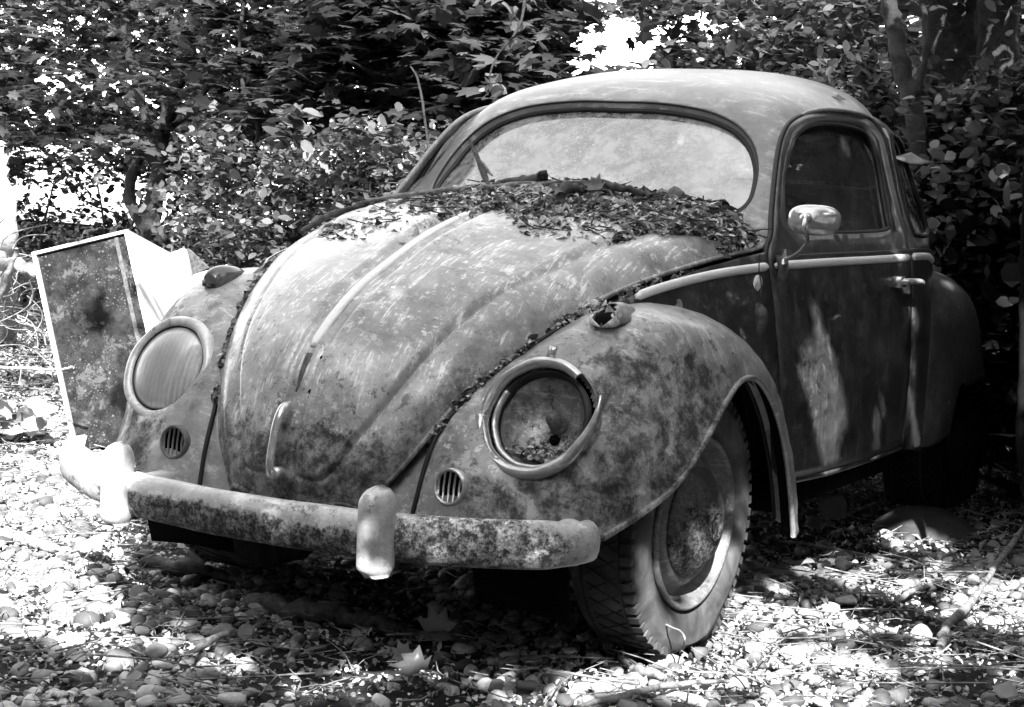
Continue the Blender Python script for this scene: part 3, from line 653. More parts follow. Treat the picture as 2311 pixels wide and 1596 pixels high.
# rolled edge of the hood
for s in (0, 8):
    e = hood.at(np.linspace(0, 11, 90), np.full(90, s)); 
    part('hood_edge', tube(e, .0065, 8), M['hood'], hd)
e = hood.at(np.zeros(40), np.linspace(0, 8, 40)); part('hood_edge', tube(e, .0065, 8), M['hood'], hd)
# centre strip, broken off above the handle
ut = np.linspace(3.92, 10.1, 70); c = hood.at(ut, np.full(70, 4.)); N = np.array([pnormal(hood, t, 4.) for t in ut]); N *= np.sign(N[:, 2:3])
def strip(c, side, N, w, h, n=9):
    V = []; k = len(c)
    for i in range(k):
        ww = w[i] if hasattr(w, '__len__') else w
        for j in range(n):
            t = pi*j/(n-1); V.append(c[i]+side[i]*ww*cos(t)+N[i]*h*sin(t)**.7)
    Fs = grid_faces(k, n)+[tuple(range(n)), tuple(range((k-1)*n, k*n))[::-1]]
    return V, Fs
X1 = np.tile([1., 0, 0], (70, 1)); part('hood_trim', strip(c, X1, N, .0125*np.clip((ut-3.85)*5, .5, 1), .009), M['trim'], hd)
for u_, v_ in ((3.75, 4.28), (3.05, 4.33), (2.85, 4.5), (6.1, 4.3), (6.9, 5.15)):
    p = hood.at(u_, v_)[0]; n = pnormal(hood, u_, v_); n *= np.sign(n[2]-n[1])
    part('bolt_hole', lathe(p-n*.0045, n, [(.0055, 0), (.0055, .003), (.0002, .004)], 10), M['dark'], hd)
# bare mark where the strip is missing
um = np.linspace(3.0, 3.8, 14); c2 = hood.at(um, np.full(14, 4.)); N2 = np.array([pnormal(hood, t, 4.) for t in um]); N2 *= np.sign(N2[:, 2:3]-N2[:, 1:2])
part('bare_patch', strip(c2, X1[:14], N2, np.interp(um, [3, 3.3, 3.8], [.0015, .006, .010]), .003), M['bolt'], hd)
# handle
hp = smooth_path([(0, -.640, .612), (0, -.662, .600), (0, -.682, .565), (0, -.694, .520), (0, -.700, .480), (0, -.690, .458), (0, -.672, .452)], 6)
hr = np.interp(np.linspace(0, 1, len(hp)), [0, .12, .4, .75, .9, 1], [.006, .012, .0105, .0105, .0155, .013])
hn = part('hood_handle', tube(hp, hr, 12, flat=.8), M['chrome'], hd)
part('latch_button', lathe((0.012, -.682, .462), (.2, -1, .1), [(.0001, .022), (.010, .021), (.0135, .016), (.014, 0)], 18), M['chrome'], hn)

# ---- front body under the hood: apron between the fender seams
E1 = hood.at(np.linspace(0, 11, 60), np.full(60, 8.)); IN = fend.at(np.interp(np.linspace(0, 11, 60), [0, 1, 2, 3, 4, 5.2, 6.4, 7.4, 8.2, 9, 11], [0, 1, 2, 3, 4, 4.9, 5.8, 6.1, 6.3, 6.4, 6.5]), np.zeros(60))
V = []; 
for i in range(60):
    a = E1[i]*np.array([.93, 1, 1])+np.array([0, .035, -.012]); b = E1[i]+np.array([0.004, .02, -.022]); k = min(1, (i/14.))
    cc = IN[i]+(E1[i]-IN[i])*.35+np.array([0, .012, -.008]); V += [a, b, cc, IN[i]]
Vn = V[:160]
front = part('front_body', (V[:148], grid_faces(37, 4)), M['fender'], solid=.003)
fl = flipx((V[:148], grid_faces(37, 4))); part('front_body', fl, M['fender'], solid=.003)
# apron below the hood and inner bulkheads keep the inside dark
ap = []
for i, z in enumerate(np.linspace(.41, .30, 7)):
    for j, x in enumerate(np.linspace(-.62, .62, 31)):
        ap.append((x, -.575+.28*abs(x)**2.2+(.41-z)*.15, z-.02*cos(x*4)))
part('front_apron', (ap, grid_faces(7, 31)), M['shade_black'], solid=.004)  # apron coloured black as the shade under the bumper
# ---- cowl side panel, door, quarter: cut from the flank surface
belt = [(-.066, .868), (.036, .890), (.202, .913), (.353, .924), (.471, .929), (.60, .930), (.923, .930), (1.40, .929), (1.50, .929), (1.70, .922), (1.90, .900)]
door_out = [(.478, .95), (.545, 1.012), (.625, 1.11), (.70, 1.20), (.78, 1.272), (.875, 1.312), (1.02, 1.337), (1.21, 1.345), (1.36, 1.335), (1.43, 1.300), (1.455, 1.24), (1.458, 1.15), (1.452, 1.05), (1.44, .93), (1.435, .80), (1.41, .62), (1.385, .47), (1.362, .385), (1.357, .372), (1.1, .371), (.8, .374), (.575, .380), (.52, .386), (.485, .44), (.468, .60), (.466, .80)]
dwin = [(.800, 1.228), (.850, 1.265), (.930, 1.293), (1.06, 1.308), (1.22, 1.307), (1.33, 1.290), (1.375, 1.258), (1.384, 1.20), (1.366, 1.115), (1.342, 1.04), (1.31, 1.010), (1.12, 1.003), (.85, 1.005), (.71, 1.010), (.655, 1.026), (.655, 1.06), (.698, 1.131), (.748, 1.191)]
qwin = [(1.54, 1.285), (1.60, 1.292), (1.70, 1.268), (1.80, 1.200), (1.86, 1.11), (1.885, 1.02), (1.86, .992), (1.70, .988), (1.56, .992), (1.515, 1.012), (1.522, 1.15)]
def flank(extra=0):
    def f(y, z):
        p = side(y, z); p[:, 0] += extra; return p
    return f
DO = closed_smooth(door_out, 5); DW = closed_smooth(dwin, 5); QW = closed_smooth(qwin, 5)
def seal_tube(poly, fn, r, inset=0, n=8):
    P = lifted(fn, poly); P = np.vstack([P, P[:2]]); return tube(P, r, n, False)
# gutter line (roof edge) used as the top limit of the side panels
gut = roof.at(np.linspace(0, 11, 111), np.full(111, 8.))
gy, gzz = gut[:, 1], gut[:, 2]
side_top = [(y, z+.004) for y, z in zip(gy[:104:3], gzz[:104:3])]
cut_lo = [(2.15, .72), (2.10, .34), (1.6, .32), (1.40, .354), (.8, .354), (.50, .366), (.44, .42), (.425, .52)]
def side_face(mirror_=False):
    outer = [(-.14, .80), (-.14, .850), (-.02, .886), (.05, .903), (.18, .930), (.33, .951), (.46, .964), (.497, .958)]+side_top[1:]+cut_lo
    outer += [(.42, .60), (.30, .66), (.15, .74), (.0, .79)]
    O = closed_smooth(outer, 2, True)
    dhole = closed_smooth([(.466+(y-.466)*1.0+(.006 if y > 1 else -.006), z+(.006 if z > .8 else -.006)) for y, z in door_out], 5)
    vf = panel(flank(), O, [dhole, QW], (.035, .03))
    return flipx(vf) if mirror_ else vf
for mir in (False, True):
    T = flipx if mir else (lambda q: q)
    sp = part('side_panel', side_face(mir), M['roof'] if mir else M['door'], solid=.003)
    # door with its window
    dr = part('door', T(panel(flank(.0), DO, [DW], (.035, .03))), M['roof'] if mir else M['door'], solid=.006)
    # raised pressing round the window and a dark shut gap behind
    part('shut_gap', T(seal_tube(DO, flank(-.008), .0075)), M['roof'] if mir else M['rubber'], dr)
    wf = closed_smooth([(y+(.018 if y > 1 else -.018), z+(.016 if z > 1.15 else -.016)) for y, z in dwin], 5)
    gl = part('door_window', T(panel(flank(-.022), wf, [], (.05, .04))), M['sidewindow'], dr)
    part('window_rubber', T(seal_tube(DW, flank(-.006), .0095)), M['rubber'], dr)
    part('window_reveal', T(merge([(list(np.vstack([lifted(flank(.003), DW), lifted(flank(-.026), DW)])), [(i, (i+1) % len(DW), (i+1) % len(DW)+len(DW), i+len(DW)) for i in range(len(DW))])])), M['door'], dr)
    # quarter window
    qf = closed_smooth([(y+(.015 if y > 1.7 else -.015), z+(.012 if z > 1.15 else -.012)) for y, z in qwin], 5)
    part('quarter_window', T(panel(flank(-.014), qf, [], (.05, .04))), M['sidewindow'], sp)
    part('window_rubber', T(seal_tube(QW, flank(-.002), .009)), M['rubber'], sp)
    # belt mouldings: short one on the cowl, long on the door, one on the quarter
    def moulding(y0, y1, name, parent):
        b = smooth_path([(y, z, 0) for y, z in belt], 12); k = (b[:, 0] >= y0) & (b[:, 0] <= y1); b = b[k]
        P = side(b[:, 0], b[:, 1]); n = np.tile([1., 0, 0], (len(P), 1)); u3 = np.tile([0, 0, 1.], (len(P), 1))
        wd = .0115*np.clip((np.arange(len(P))+1)/3, .45, 1)*np.clip((len(P)-np.arange(len(P)))/2, .6, 1)
        return part(name, T(strip(P+n*.001, u3, n, wd, .010)), M['trim'], parent)
    moulding(-.07, .455, 'belt_trim', sp); moulding(.495, 1.43, 'belt_trim', dr); moulding(1.452, 1.9, 'belt_trim', sp)
    for dz, rr in ((.022, .0035),):   # the pressed swage line above the trim
        b = np.array([(y, z+dz) for y, z in belt]); b = spl(len(b), np.linspace(0, len(b)-1, 80))@b
        P = side(b[:, 0], b[:, 1])
        part('swage_line', T(tube(P[b[:, 0] > .5]+np.array([.002, 0, 0]), rr, 6)), M['door'], sp)
    # gutter
    part('rain_gutter', T(tube(gut[2:100]+np.array([.006, -.002, -.002]), .0075, 8)), M['roof'], sp)
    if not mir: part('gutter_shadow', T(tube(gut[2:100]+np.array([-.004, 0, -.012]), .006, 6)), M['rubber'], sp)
    # door handle
    yh, zh = 1.335, .862; xh = float(side_x(yh, zh)[0])
    h = part('door_handle', T(tube(smooth_path([(xh+.012, yh-.045, zh), (xh+.040, yh-.03, zh+.002), (xh+.045, yh+.03, zh), (xh+.040, yh+.075, zh-.004)], 4), [.013]*13, 10, flat=.75)), M['chrome'], dr)
    part('handle_mount', T(box((xh+.012, yh-.040, zh), (.03, .045, .032))), M['chrome'], h)
    # round cover plate and the torn signal mount on the cowl side
    xc = float(side_x(.40, .885)[0]); cv = part('cover_plate', T(lathe((xc+.001, .402, .888), (1, 0, 0), [(.0001, .004), (.019, .004), (.0215, .0015), (.022, -.003)], 26)), M['trim'], sp)
    tp = [(xc+.004, .385, .835), (xc+.016, .388, .822), (xc+.02, .387, .79), (xc+.012, .386, .765), (xc, .386, .748)]
    part('broken_bracket', T(tube(smooth_path(tp, 4), np.interp(np.linspace(0, 1, 17), [0, .3, .6, 1], [.006, .02, .017, .005]), 9, wob if False else True)), M['bolt'], sp)
    # hanging wire
    part('hanging_wire', T(tube(smooth_path([(xc+.02, .36, .965), (xc+.018, .368, .92), (xc+.024, .372, .88), (xc+.014, .378, .82)], 6), .0016, 5)), M['bolt'], sp)
# ---- roof with the windscreen opening (u,v plane)
wso = [(3.26, 0), (3.27, .55), (3.09, 1.24), (2.80, 1.74), (2.48, 2.11), (2.13, 2.38), (1.66, 2.56), (1.10, 2.53), (.62, 2.33), (.28, 2.08), (.13, 1.8), (.06, 1.2), (.03, .6), (.02, 0)]
WS = [(u, 4+v) for u, v in wso]+[(u, 4-v) for u, v in wso[-2:0:-1]]
WSs = closed_smooth(WS, 5)
ruv = [(-.0, 0.), (-.0, 8.), (11., 8.), (11., 0.)]
rf = lambda u, v: roof.at(u, v)
# rear window opening as well
RWs = closed_smooth([(8.35, 4), (8.4, 5.0), (8.75, 5.7), (9.4, 5.75), (9.75, 5.2), (9.8, 4), (9.75, 2.8), (9.4, 2.25), (8.75, 2.3), (8.4, 3.0)], 4)
rp = part('roof', panel(rf, closed_smooth(ruv, 60, True), [WSs, RWs], (.11, .11)), M['roof'], solid=.003)
wn = lambda off: (lambda u, v: roof.at(u, v)+off*np.array([pnormal(roof, a, b)*(1 if pnormal(roof, a, b)[2] > 0 or pnormal(roof, a, b)[1] < 0 else -1) for a, b in zip(u, v)]))
wsg = [(1.6+(u-1.6)*1.03, 4+(v-4)*1.03) for u, v in WSs]
wsg = [(max(u, 0), v) for u, v in wsg]
wnv = lambda off: (lambda u, v: rf(u, v)+(wn(off)(u, v)-rf(u, v))*np.clip(np.asarray(u)/1.6, .25, 1)[:, None])
part('windshield', panel(wnv(-.030), np.array(wsg), [], (.16, .16)), M['windshield'], rp)
wi = [(1.6+(u-1.6)*(.965 if u > 1.6 else .995), 4+(v-4)*.975) for u, v in WSs]; nw = len(WSs)
part('window_reveal', (list(np.vstack([lifted(wn(0), WSs), lifted(wn(-.010), [(1.6+(u-1.6)*.985, 4+(v-4)*.99) for u, v in WSs]), lifted(wnv(-.032), wi)])), [(k*nw+i, k*nw+(i+1) % nw, (k+1)*nw+(i+1) % nw, (k+1)*nw+i) for k in range(2) for i in range(nw)]), M['roof'], rp)
part('windshield_rubber', seal_tube(WSs, wn(-.001), .0035, n=8), M['rubber'], rp)
part('windshield_rubber', seal_tube(wi, wnv(-.026), .0075), M['rubber'], rp)
part('rear_window', panel(wn(-.012), RWs, [], (.2, .2)), M['sidewindow'], rp)
# raised lip round the windscreen
part('windshield_frame', seal_tube([(1.6+(u-1.6)*1.035, 4+(v-4)*1.045) for u, v in WSs if u > .1], wn(-.004), .012), M['roof'], rp) if False else None
# cowl below the windscreen, behind the hood
cw = []
for i in range(6):
    for j in range(33):
        v = j/4.; a = hood.at(11, v)[0]; b = roof.at(0, v)[0]; t = i/5
        cw.append(a*(1-t)+b*t+np.array([0, 0, -.012*sin(pi*t)])+(np.array([0, -.02, -.01])*(1-t)))
part('cowl', (cw, grid_faces(6, 33)), M['roof'], solid=.003)
# ---- tail: engine lid area closes the body
tail = []
E2 = roof.at(np.full(25, 11.), np.linspace(0, 8, 25))
for i in range(8):
    t = i/7
    for j in range(25):
        p = E2[j]; tail.append((p[0]*(1-.1*t), p[1]+.32*sin(t*pi/2)*(1-(p[0]/.7)**2), p[2]*(1-t)+.33*t))
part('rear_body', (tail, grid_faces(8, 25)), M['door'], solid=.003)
# ---- fenders
HC = np.array([.535, -.446, .619]); HN = np.array([.03, -.905, .425]); HN /= np.linalg.norm(HN)
def fd(u, v, P):
    return .004*np.sin(P[:, 0]*14+P[:, 2]*9)*np.sin(P[:, 1]*11)+.0012*np.sin(P[:, 0]*60+P[:, 1]*37)*np.sin(P[:, 2]*71)
def keepf(P):
    d = P-HC; ax = d@HN; r = np.linalg.norm(d-ax[:, None]*HN, axis=1); return ~((r < .118) & (np.abs(ax) < .14))
horn_c = []
for mir in (False, True):
    T = flipx if mir else (lambda q: q)
    fv = dense(fend, (0, 11), (0, 4), 200, 90, fd, keepf)
    fo = part('front_fender', T(fv), M['fender'], solid=.003)
    lip = fend.at(np.linspace(0, 11, 120), np.full(120, 4.))
    part('fender_lip', T(tube(lip, .0075, 8)), M['fender'], fo)
    inn = lip+np.array([-.03, 0, 0]); cy = np.array([0, .02, .3]); inn2 = lip*.0+lip+np.array([-.035, 0, .02])
    part('fender_flange', T((list(np.vstack([lip, inn2])), [(i, i+1, i+121, i+120) for i in range(119)])), M['dark'], fo)
    bot = fend.at(np.zeros(40), np.linspace(0, 4, 40)); part('fender_lip', T(tube(bot, .006, 8)), M['fender'], fo)
    seam = fend.at(np.linspace(0, 11, 90), np.zeros(90)); part('fender_piping', T(tube(seam+np.array([-.002, -.003, .003]), .0055, 8)), M['rubber'], fo)
    # inner wheel arch: dark shell that closes the wheel well
    wl = []
    for i in range(41):
        t = -.35+i/40*3.85
        for j, x in enumerate((.36, .5, .62)):
            r = .50 if j < 2 else .52
            wl.append((x, .03-r*cos(t)*.9, .33+r*sin(t)*.92))
    part('wheel_well', T((wl, grid_faces(41, 3))), M['dark'], fo, solid=.004)
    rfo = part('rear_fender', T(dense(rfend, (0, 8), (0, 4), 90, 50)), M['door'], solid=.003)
    part('fender_piping', T(tube(rfend.at(np.linspace(0, 8, 60), np.zeros(60)), .006, 8)), M['rubber'], rfo)
# ---- headlights
def wobr(t, i): return .0015*sin(3*t+i)+.001*sin(7*t)
for mir in (False, True):
    T = flipx if mir else (lambda q: q)
    hb = part('headlight', T(lathe(HC-HN*.010, HN, [(.150, -.060), (.142, -.035), (.137, -.012), (.134, .0)], 64)), M['fender'], label='intact headlight with hazy glass' if mir else 'broken headlight without glass, its trim ring bent open')
    if mir:
        ring = [(.137, .0), (.1385, .010), (.136, .019), (.130, .0245), (.122, .026), (.1145, .022), (.112, .014), (.111, .004)]
        part('trim_ring', T(lathe(HC-HN*.004, HN, ring, 72, wob=wobr)), M['overrider'], hb)
        part('ring_rubber', T(lathe(HC+HN*.010, HN, [(.113, 0), (.1105, .004), (.108, 0)], 64)), M['rubber'], hb)
        part('lens', T(lathe(HC+HN*.004, HN, [(.111, .0), (.104, .010), (.085, .020), (.055, .027), (.025, .030), (.0005, .0305)], 64)), M['lens'], hb)
        part('ring_screw', T(lathe(HC-UP*0+np.array([0, -.030, -.130]), (0, -1, .1), [(.0001, .012), (.009, .012), (.011, .006), (.011, -.01)], 14)), M['bolt'], hb)
        bk = [(.112, -.004), (.08, -.05), (.04, -.075), (.0005, -.08)]
        part('reflector', T(lathe(HC, HN, bk, 40)), M['reflector'], hb)
    else:
        a, b, _ = frame(HN)
        # bent ring: whole circle at left and below, lifted and torn at the upper right
        def ring_arc(t0, t1, n, off, wid, lift):
            V = []; prof = [(.140, -.002), (.142, .010), (.139, .021), (.131, .026), (.122, .022), (.118, .010), (.119, .0)]
            for i in range(n):
                q = i/(n-1); t = t0+(t1-t0)*q; k = lift(q); w_ = wid(q)
                cdir = cos(t)*a+sin(t)*b
                for (r, h) in prof:
                    rr = .1295+(r-.1295)*w_+off(q)
                    V.append(HC+cdir*rr+HN*(h*w_+k)+.0006*np.array([sin(9*t), cos(7*t), sin(11*t)]))
            return V, grid_faces(n, 7)
        # t measured from +x-ish side (a) counter-clockwise towards b (up)
        A1 = ring_arc(radians(52), radians(188), 90, lambda q: -.004+.004*q, lambda q: .95, lambda q: -.002)
        A2 = ring_arc(radians(186), radians(382), 90, lambda q: .0+.030*max(0, (q-.72)/.28)**1.6, lambda q: 1.12-.85*max(0, (q-.6)/.4)**1.5, lambda q: .004+.02*max(0, (q-.7)/.3))
        part('trim_ring', merge([A1, A2]), M['chrome'], hb, label='dented pale trim ring, torn open at one side', solid=.0015)
        part('inner_ring', merge([lathe(HC, HN, [(.119, -.012), (.116, -.002), (.108, .0), (.104, -.012), (.103, -.03)], 64, wob=lambda t, i: .002*sin(5*t+i))]), M['rubber'], hb)
        part('bezel', ring_arc(radians(150), radians(330), 50, lambda q: -.020, lambda q: .55, lambda q: -.012), M['chrome'], hb, solid=.001)
        bk = [(.103, -.022), (.098, -.034), (.085, -.052), (.065, -.066), (.040, -.076), (.022, -.079), (.0005, -.080)]
        rl = part('reflector', lathe(HC, HN, bk, 56), M['reflector'], hb)
        q = HC-HN*.072+a*.012+b*.012
        bu = part('bulb', lathe(q, HN+np.array([0.05, 0, .05]), [(.0005, .050), (.010, .048), (.016, .040), (.018, .028), (.016, .012), (.021, .010), (.023, .0), (.023, -.01)], 26), M['rim'], hb)
        q2 = q-b*.036-a*.001; part('bulb', lathe(q2, HN, [(.0005, .006), (.010, .005), (.012, 0), (.012, -.012)], 18), M['dark'], hb)
        # tabs and screws of the broken ring
        tb = HC+b*.148+HN*.012-a*.004; part('ring_tab', merge([box(tb, (.02, .006, .03), [[.9, .2, .3], [-.2, .95, 0], [-.3, 0, .95]])]), M['chrome'], hb)
        tb = HC-a*.146+b*.018+HN*.01; part('ring_tab', merge([box(tb, (.03, .005, .014), [[.95, .2, -.3], [-.2, .95, 0], [.3, 0, .95]])]), M['chrome'], hb)
        part('ring_screw', lathe(HC+np.array([-.005, -.045, -.150]), (0, -1, .1), [(.0001, .010), (.009, .010), (.011, .006), (.011, -.01)], 14), M['bolt'], hb)
# ---- horn grilles
for mir in (False, True):
    T = flipx if mir else (lambda q: q)
    c = np.array([.398, -.578, .468]); n = np.array([-.02, -1, .14]); a, b, n = frame(n)
    R_ = .038
    g = part('horn_grille', T(lathe(c, n, [(R_+.004, -.012), (R_+.003, .003), (R_, .006), (R_-.004, .004), (R_-.005, -.004)], 40)), M['rim'] if mir else M['chrome'])
    part('grille_back', T(lathe(c-n*.004, n, [(R_-.003, 0), (.0003, 0)], 30)), M['dark'], g)
    for k in range(-2, 3):
        xo = k*.0135; hh = sqrt(max(1e-6, (R_-.005)**2-xo**2)); 
        part('grille_bar', T(tube([c+a*xo-b*hh+n*.001, c+a*xo+n*.003, c+a*xo+b*hh+n*.001], .0026, 6)), M['rim'] if mir else M['chrome'], g)
# ---- turn signals on the fender tops
def pod(L, W, H, n=24, m=14, tail=1.4):
    V = []
    for i in range(n):
        s_ = i/(n-1); env = (sin(pi*min(1, s_**.62)))**.55 if 0 < s_ < 1 else 0.02
        for j in range(m):
            t = pi*j/(m-1); V.append((W*env*cos(t), (s_-.35)*L, H*env*sin(t)**.8))
    return np.array(V), grid_faces(n, m)
for mir in (False, True):
    V, Fs = pod(.150, .038, .046)
    base = np.array([.575, -.220, .822]) if mir else np.array([.585, -.235, .822])
    ang = radians(0); R_ = np.array([[1, 0, 0], [0, .985, -.17], [0, .17, .985]])
    if mir:
        V = V@R_.T+base
        ts = part('turn_signal', flipx((list(V), Fs)), M['bolt'], label='whole dark turn signal pod'); ts.data.materials.clear(); ts.data.materials.append(M['signal'])
        part('signal_base', flipx(tube(smooth_path([base+(0, -.05, -.004), base+(0.0, .02, .006), base+(0, .088, .012)], 5), [.02, .028, .034, .036, .036, .036, .034, .03, .022, .014, .006], 12, flat=.25)), M['rubber'], ts)
    else:
        # crushed and torn open: front half missing, jagged edge
        k = V[:, 1] > -.02+.014*np.sin(V[:, 0]*160)+.01*np.sin(V[:, 2]*210)
        Fs2 = [f for f in Fs if all(k[i] for i in f)]
        V2 = V.copy(); V2[:, 0] += .004*np.sin(V[:, 1]*90); V2[:, 2] *= .9+.1*np.sin(V[:, 0]*70)
        V2 = V2@R_.T+base
        ts = part('turn_signal', (list(V2), Fs2), M['fender'], label='crushed turn signal pod, torn open at the front', solid=.003)
        lo = V[:, 2] < .020+.010*np.sin(V[:, 1]*140); fr = (V[:, 1] <= 0)
        Fs3 = [f for f in Fs if all(lo[i] and fr[i] for i in f)]
        part('torn_shell', (list(V2), Fs3), M['overrider'], ts, solid=.003); part('dark_backing', (list((V*np.array([.72, .62, .62]))@R_.T+base+np.array([0, -.012, .001])), Fs), M['shade_black'], ts)  # dark inner body stands in for shade inside the torn pod
        for q0, q1, q2 in (((-.03, -.03, .002), (-.018, .015, .048), (.004, -.01, .014)), ((.0, -.045, .004), (.006, -.02, .046), (.032, -.005, .012)), ((-.034, -.0, .0), (-.04, -.02, .030), (-.02, -.04, .004))):
            P3 = np.array([q0, q1, q2, np.array(q2)+(.004, -.012, -.01)])@R_.T+base
            part('torn_flap', (list(P3), [(0, 1, 2), (0, 2, 3)]), M['fender'], ts, solid=.002, smooth=False)
# ---- bumper and overriders
bh = [(0, -.785), (.18, -.782), (.36, -.762), (.52, -.718), (.64, -.668), (.705, -.615), (.728, -.575), (.730, -.545)]
bx = np.array([(-x, y) for x, y in bh[:0:-1]]+bh); bp = spl(len(bx), np.linspace(0, len(bx)-1, 121))@bx
bt = np.gradient(bp, axis=0); bt /= np.linalg.norm(bt, axis=1)[:, None]; bn = np.stack([bt[:, 1], -bt[:, 0]], 1)
prof = [(-.014, -.046), (-.002, -.050), (.008, -.047), (.015, -.040), (.021, -.022), (.023, 0), (.021, .020), (.013, .036), (.003, .045), (-.008, .048), (-.020, .046)]
V = []
for i, (p, n) in enumerate(zip(bp, bn)):
    z0 = .376+.020*(p[0]/.7)**2+.003*sin(p[0]*5); e = 1-.18*max(0, (abs(p[0])-.68)/.06); dn = .004*sin(p[0]*23)*sin(p[0]*7)
    for (d, h) in prof: V.append((p[0]+n[0]*(d*e+dn), p[1]+n[1]*(d*e+dn), z0+h*e))
bum = part('front_bumper', (V, grid_faces(121, 11)), M['bumper'], solid=.004, label='peeling, rust-pitted curved bumper')
for s in (-1, 1):   # end caps
    q = lathe((s*.716, -.590, .394), (s*.80, -.60, 0), [(.047, -.030), (.048, -.010), (.046, .004), (.037, .015), (.020, .021), (.0005, .023)], 36, ry=1.0)
    part('end_cap', (lambda r: r)(q), M['overrider'], bum)
for k_ in range(16):   # fixing bolts and blisters
    x = -.62+k_*.079+random.uniform(-.02, .02); 
    if abs(abs(x)-.37) < .05: continue
    i = int(np.argmin(abs(bp[:, 0]-x))); p = bp[i]; n = bn[i]; z = .380+random.uniform(-.035, .01)
    part('blister', lathe((p[0]+n[0]*.018, p[1]+n[1]*.018, z), (n[0], n[1], 0), [(.0003, .006), (.004, .005), (.007, .0)], 8), M['bolt'], bum)
for s in (-1, 1):
    V = []; nn_ = 26; X0 = s*.368; ny = -.770
    R2 = np.array([[.985, .17*s, 0], [-.17*s, .985, 0], [0, 0, 1]])
    zs = np.linspace(.306, .497, 22); m = 24
    for z in zs:
        top = max(0, (z-.455)/.043); bo = max(0, (.325-z)/.02)
        k = sqrt(max(0.001, 1-min(1, top)**2))*(1-.25*min(1, bo)); dp = sqrt(max(.001, 1-min(1, top)**2))*(1-.45*min(1, bo))
        for j in range(m):
            t = 2*pi*j/m; x = .031*k*np.sign(cos(t))*abs(cos(t))**.8; y = -(.052*dp)*np.sign(sin(t))*abs(sin(t))**.75*(1 if sin(t) > 0 else .6)
            v = R2@np.array([x, y, 0]); V.append((X0+v[0], ny-.018+v[1], z))
    ov = part('overrider', (V, grid_faces(22, m, False, True)+[tuple(range(m))[::-1], tuple(range(21*m, 22*m))]), M['overrider'], bum)
    part('overrider_gasket', tube([(X0+s*.002, ny+.002, .318), (X0+s*.002, ny+.006, .33), (X0, ny+.008, .43)], .0315, 16, flat=.8), M['rubber'], bum)
for s in (-1, 1):   # bumper irons
    part('bumper_bracket', merge([box((s*.40, -.665, .375), (.035, .14, .05))]+([tube([(s*.44, -.67, .385), (s*.44, -.69, .455)], .012, 10)] if s < 0 else [])), M['trim'] if s < 0 else M['dark'], bum)
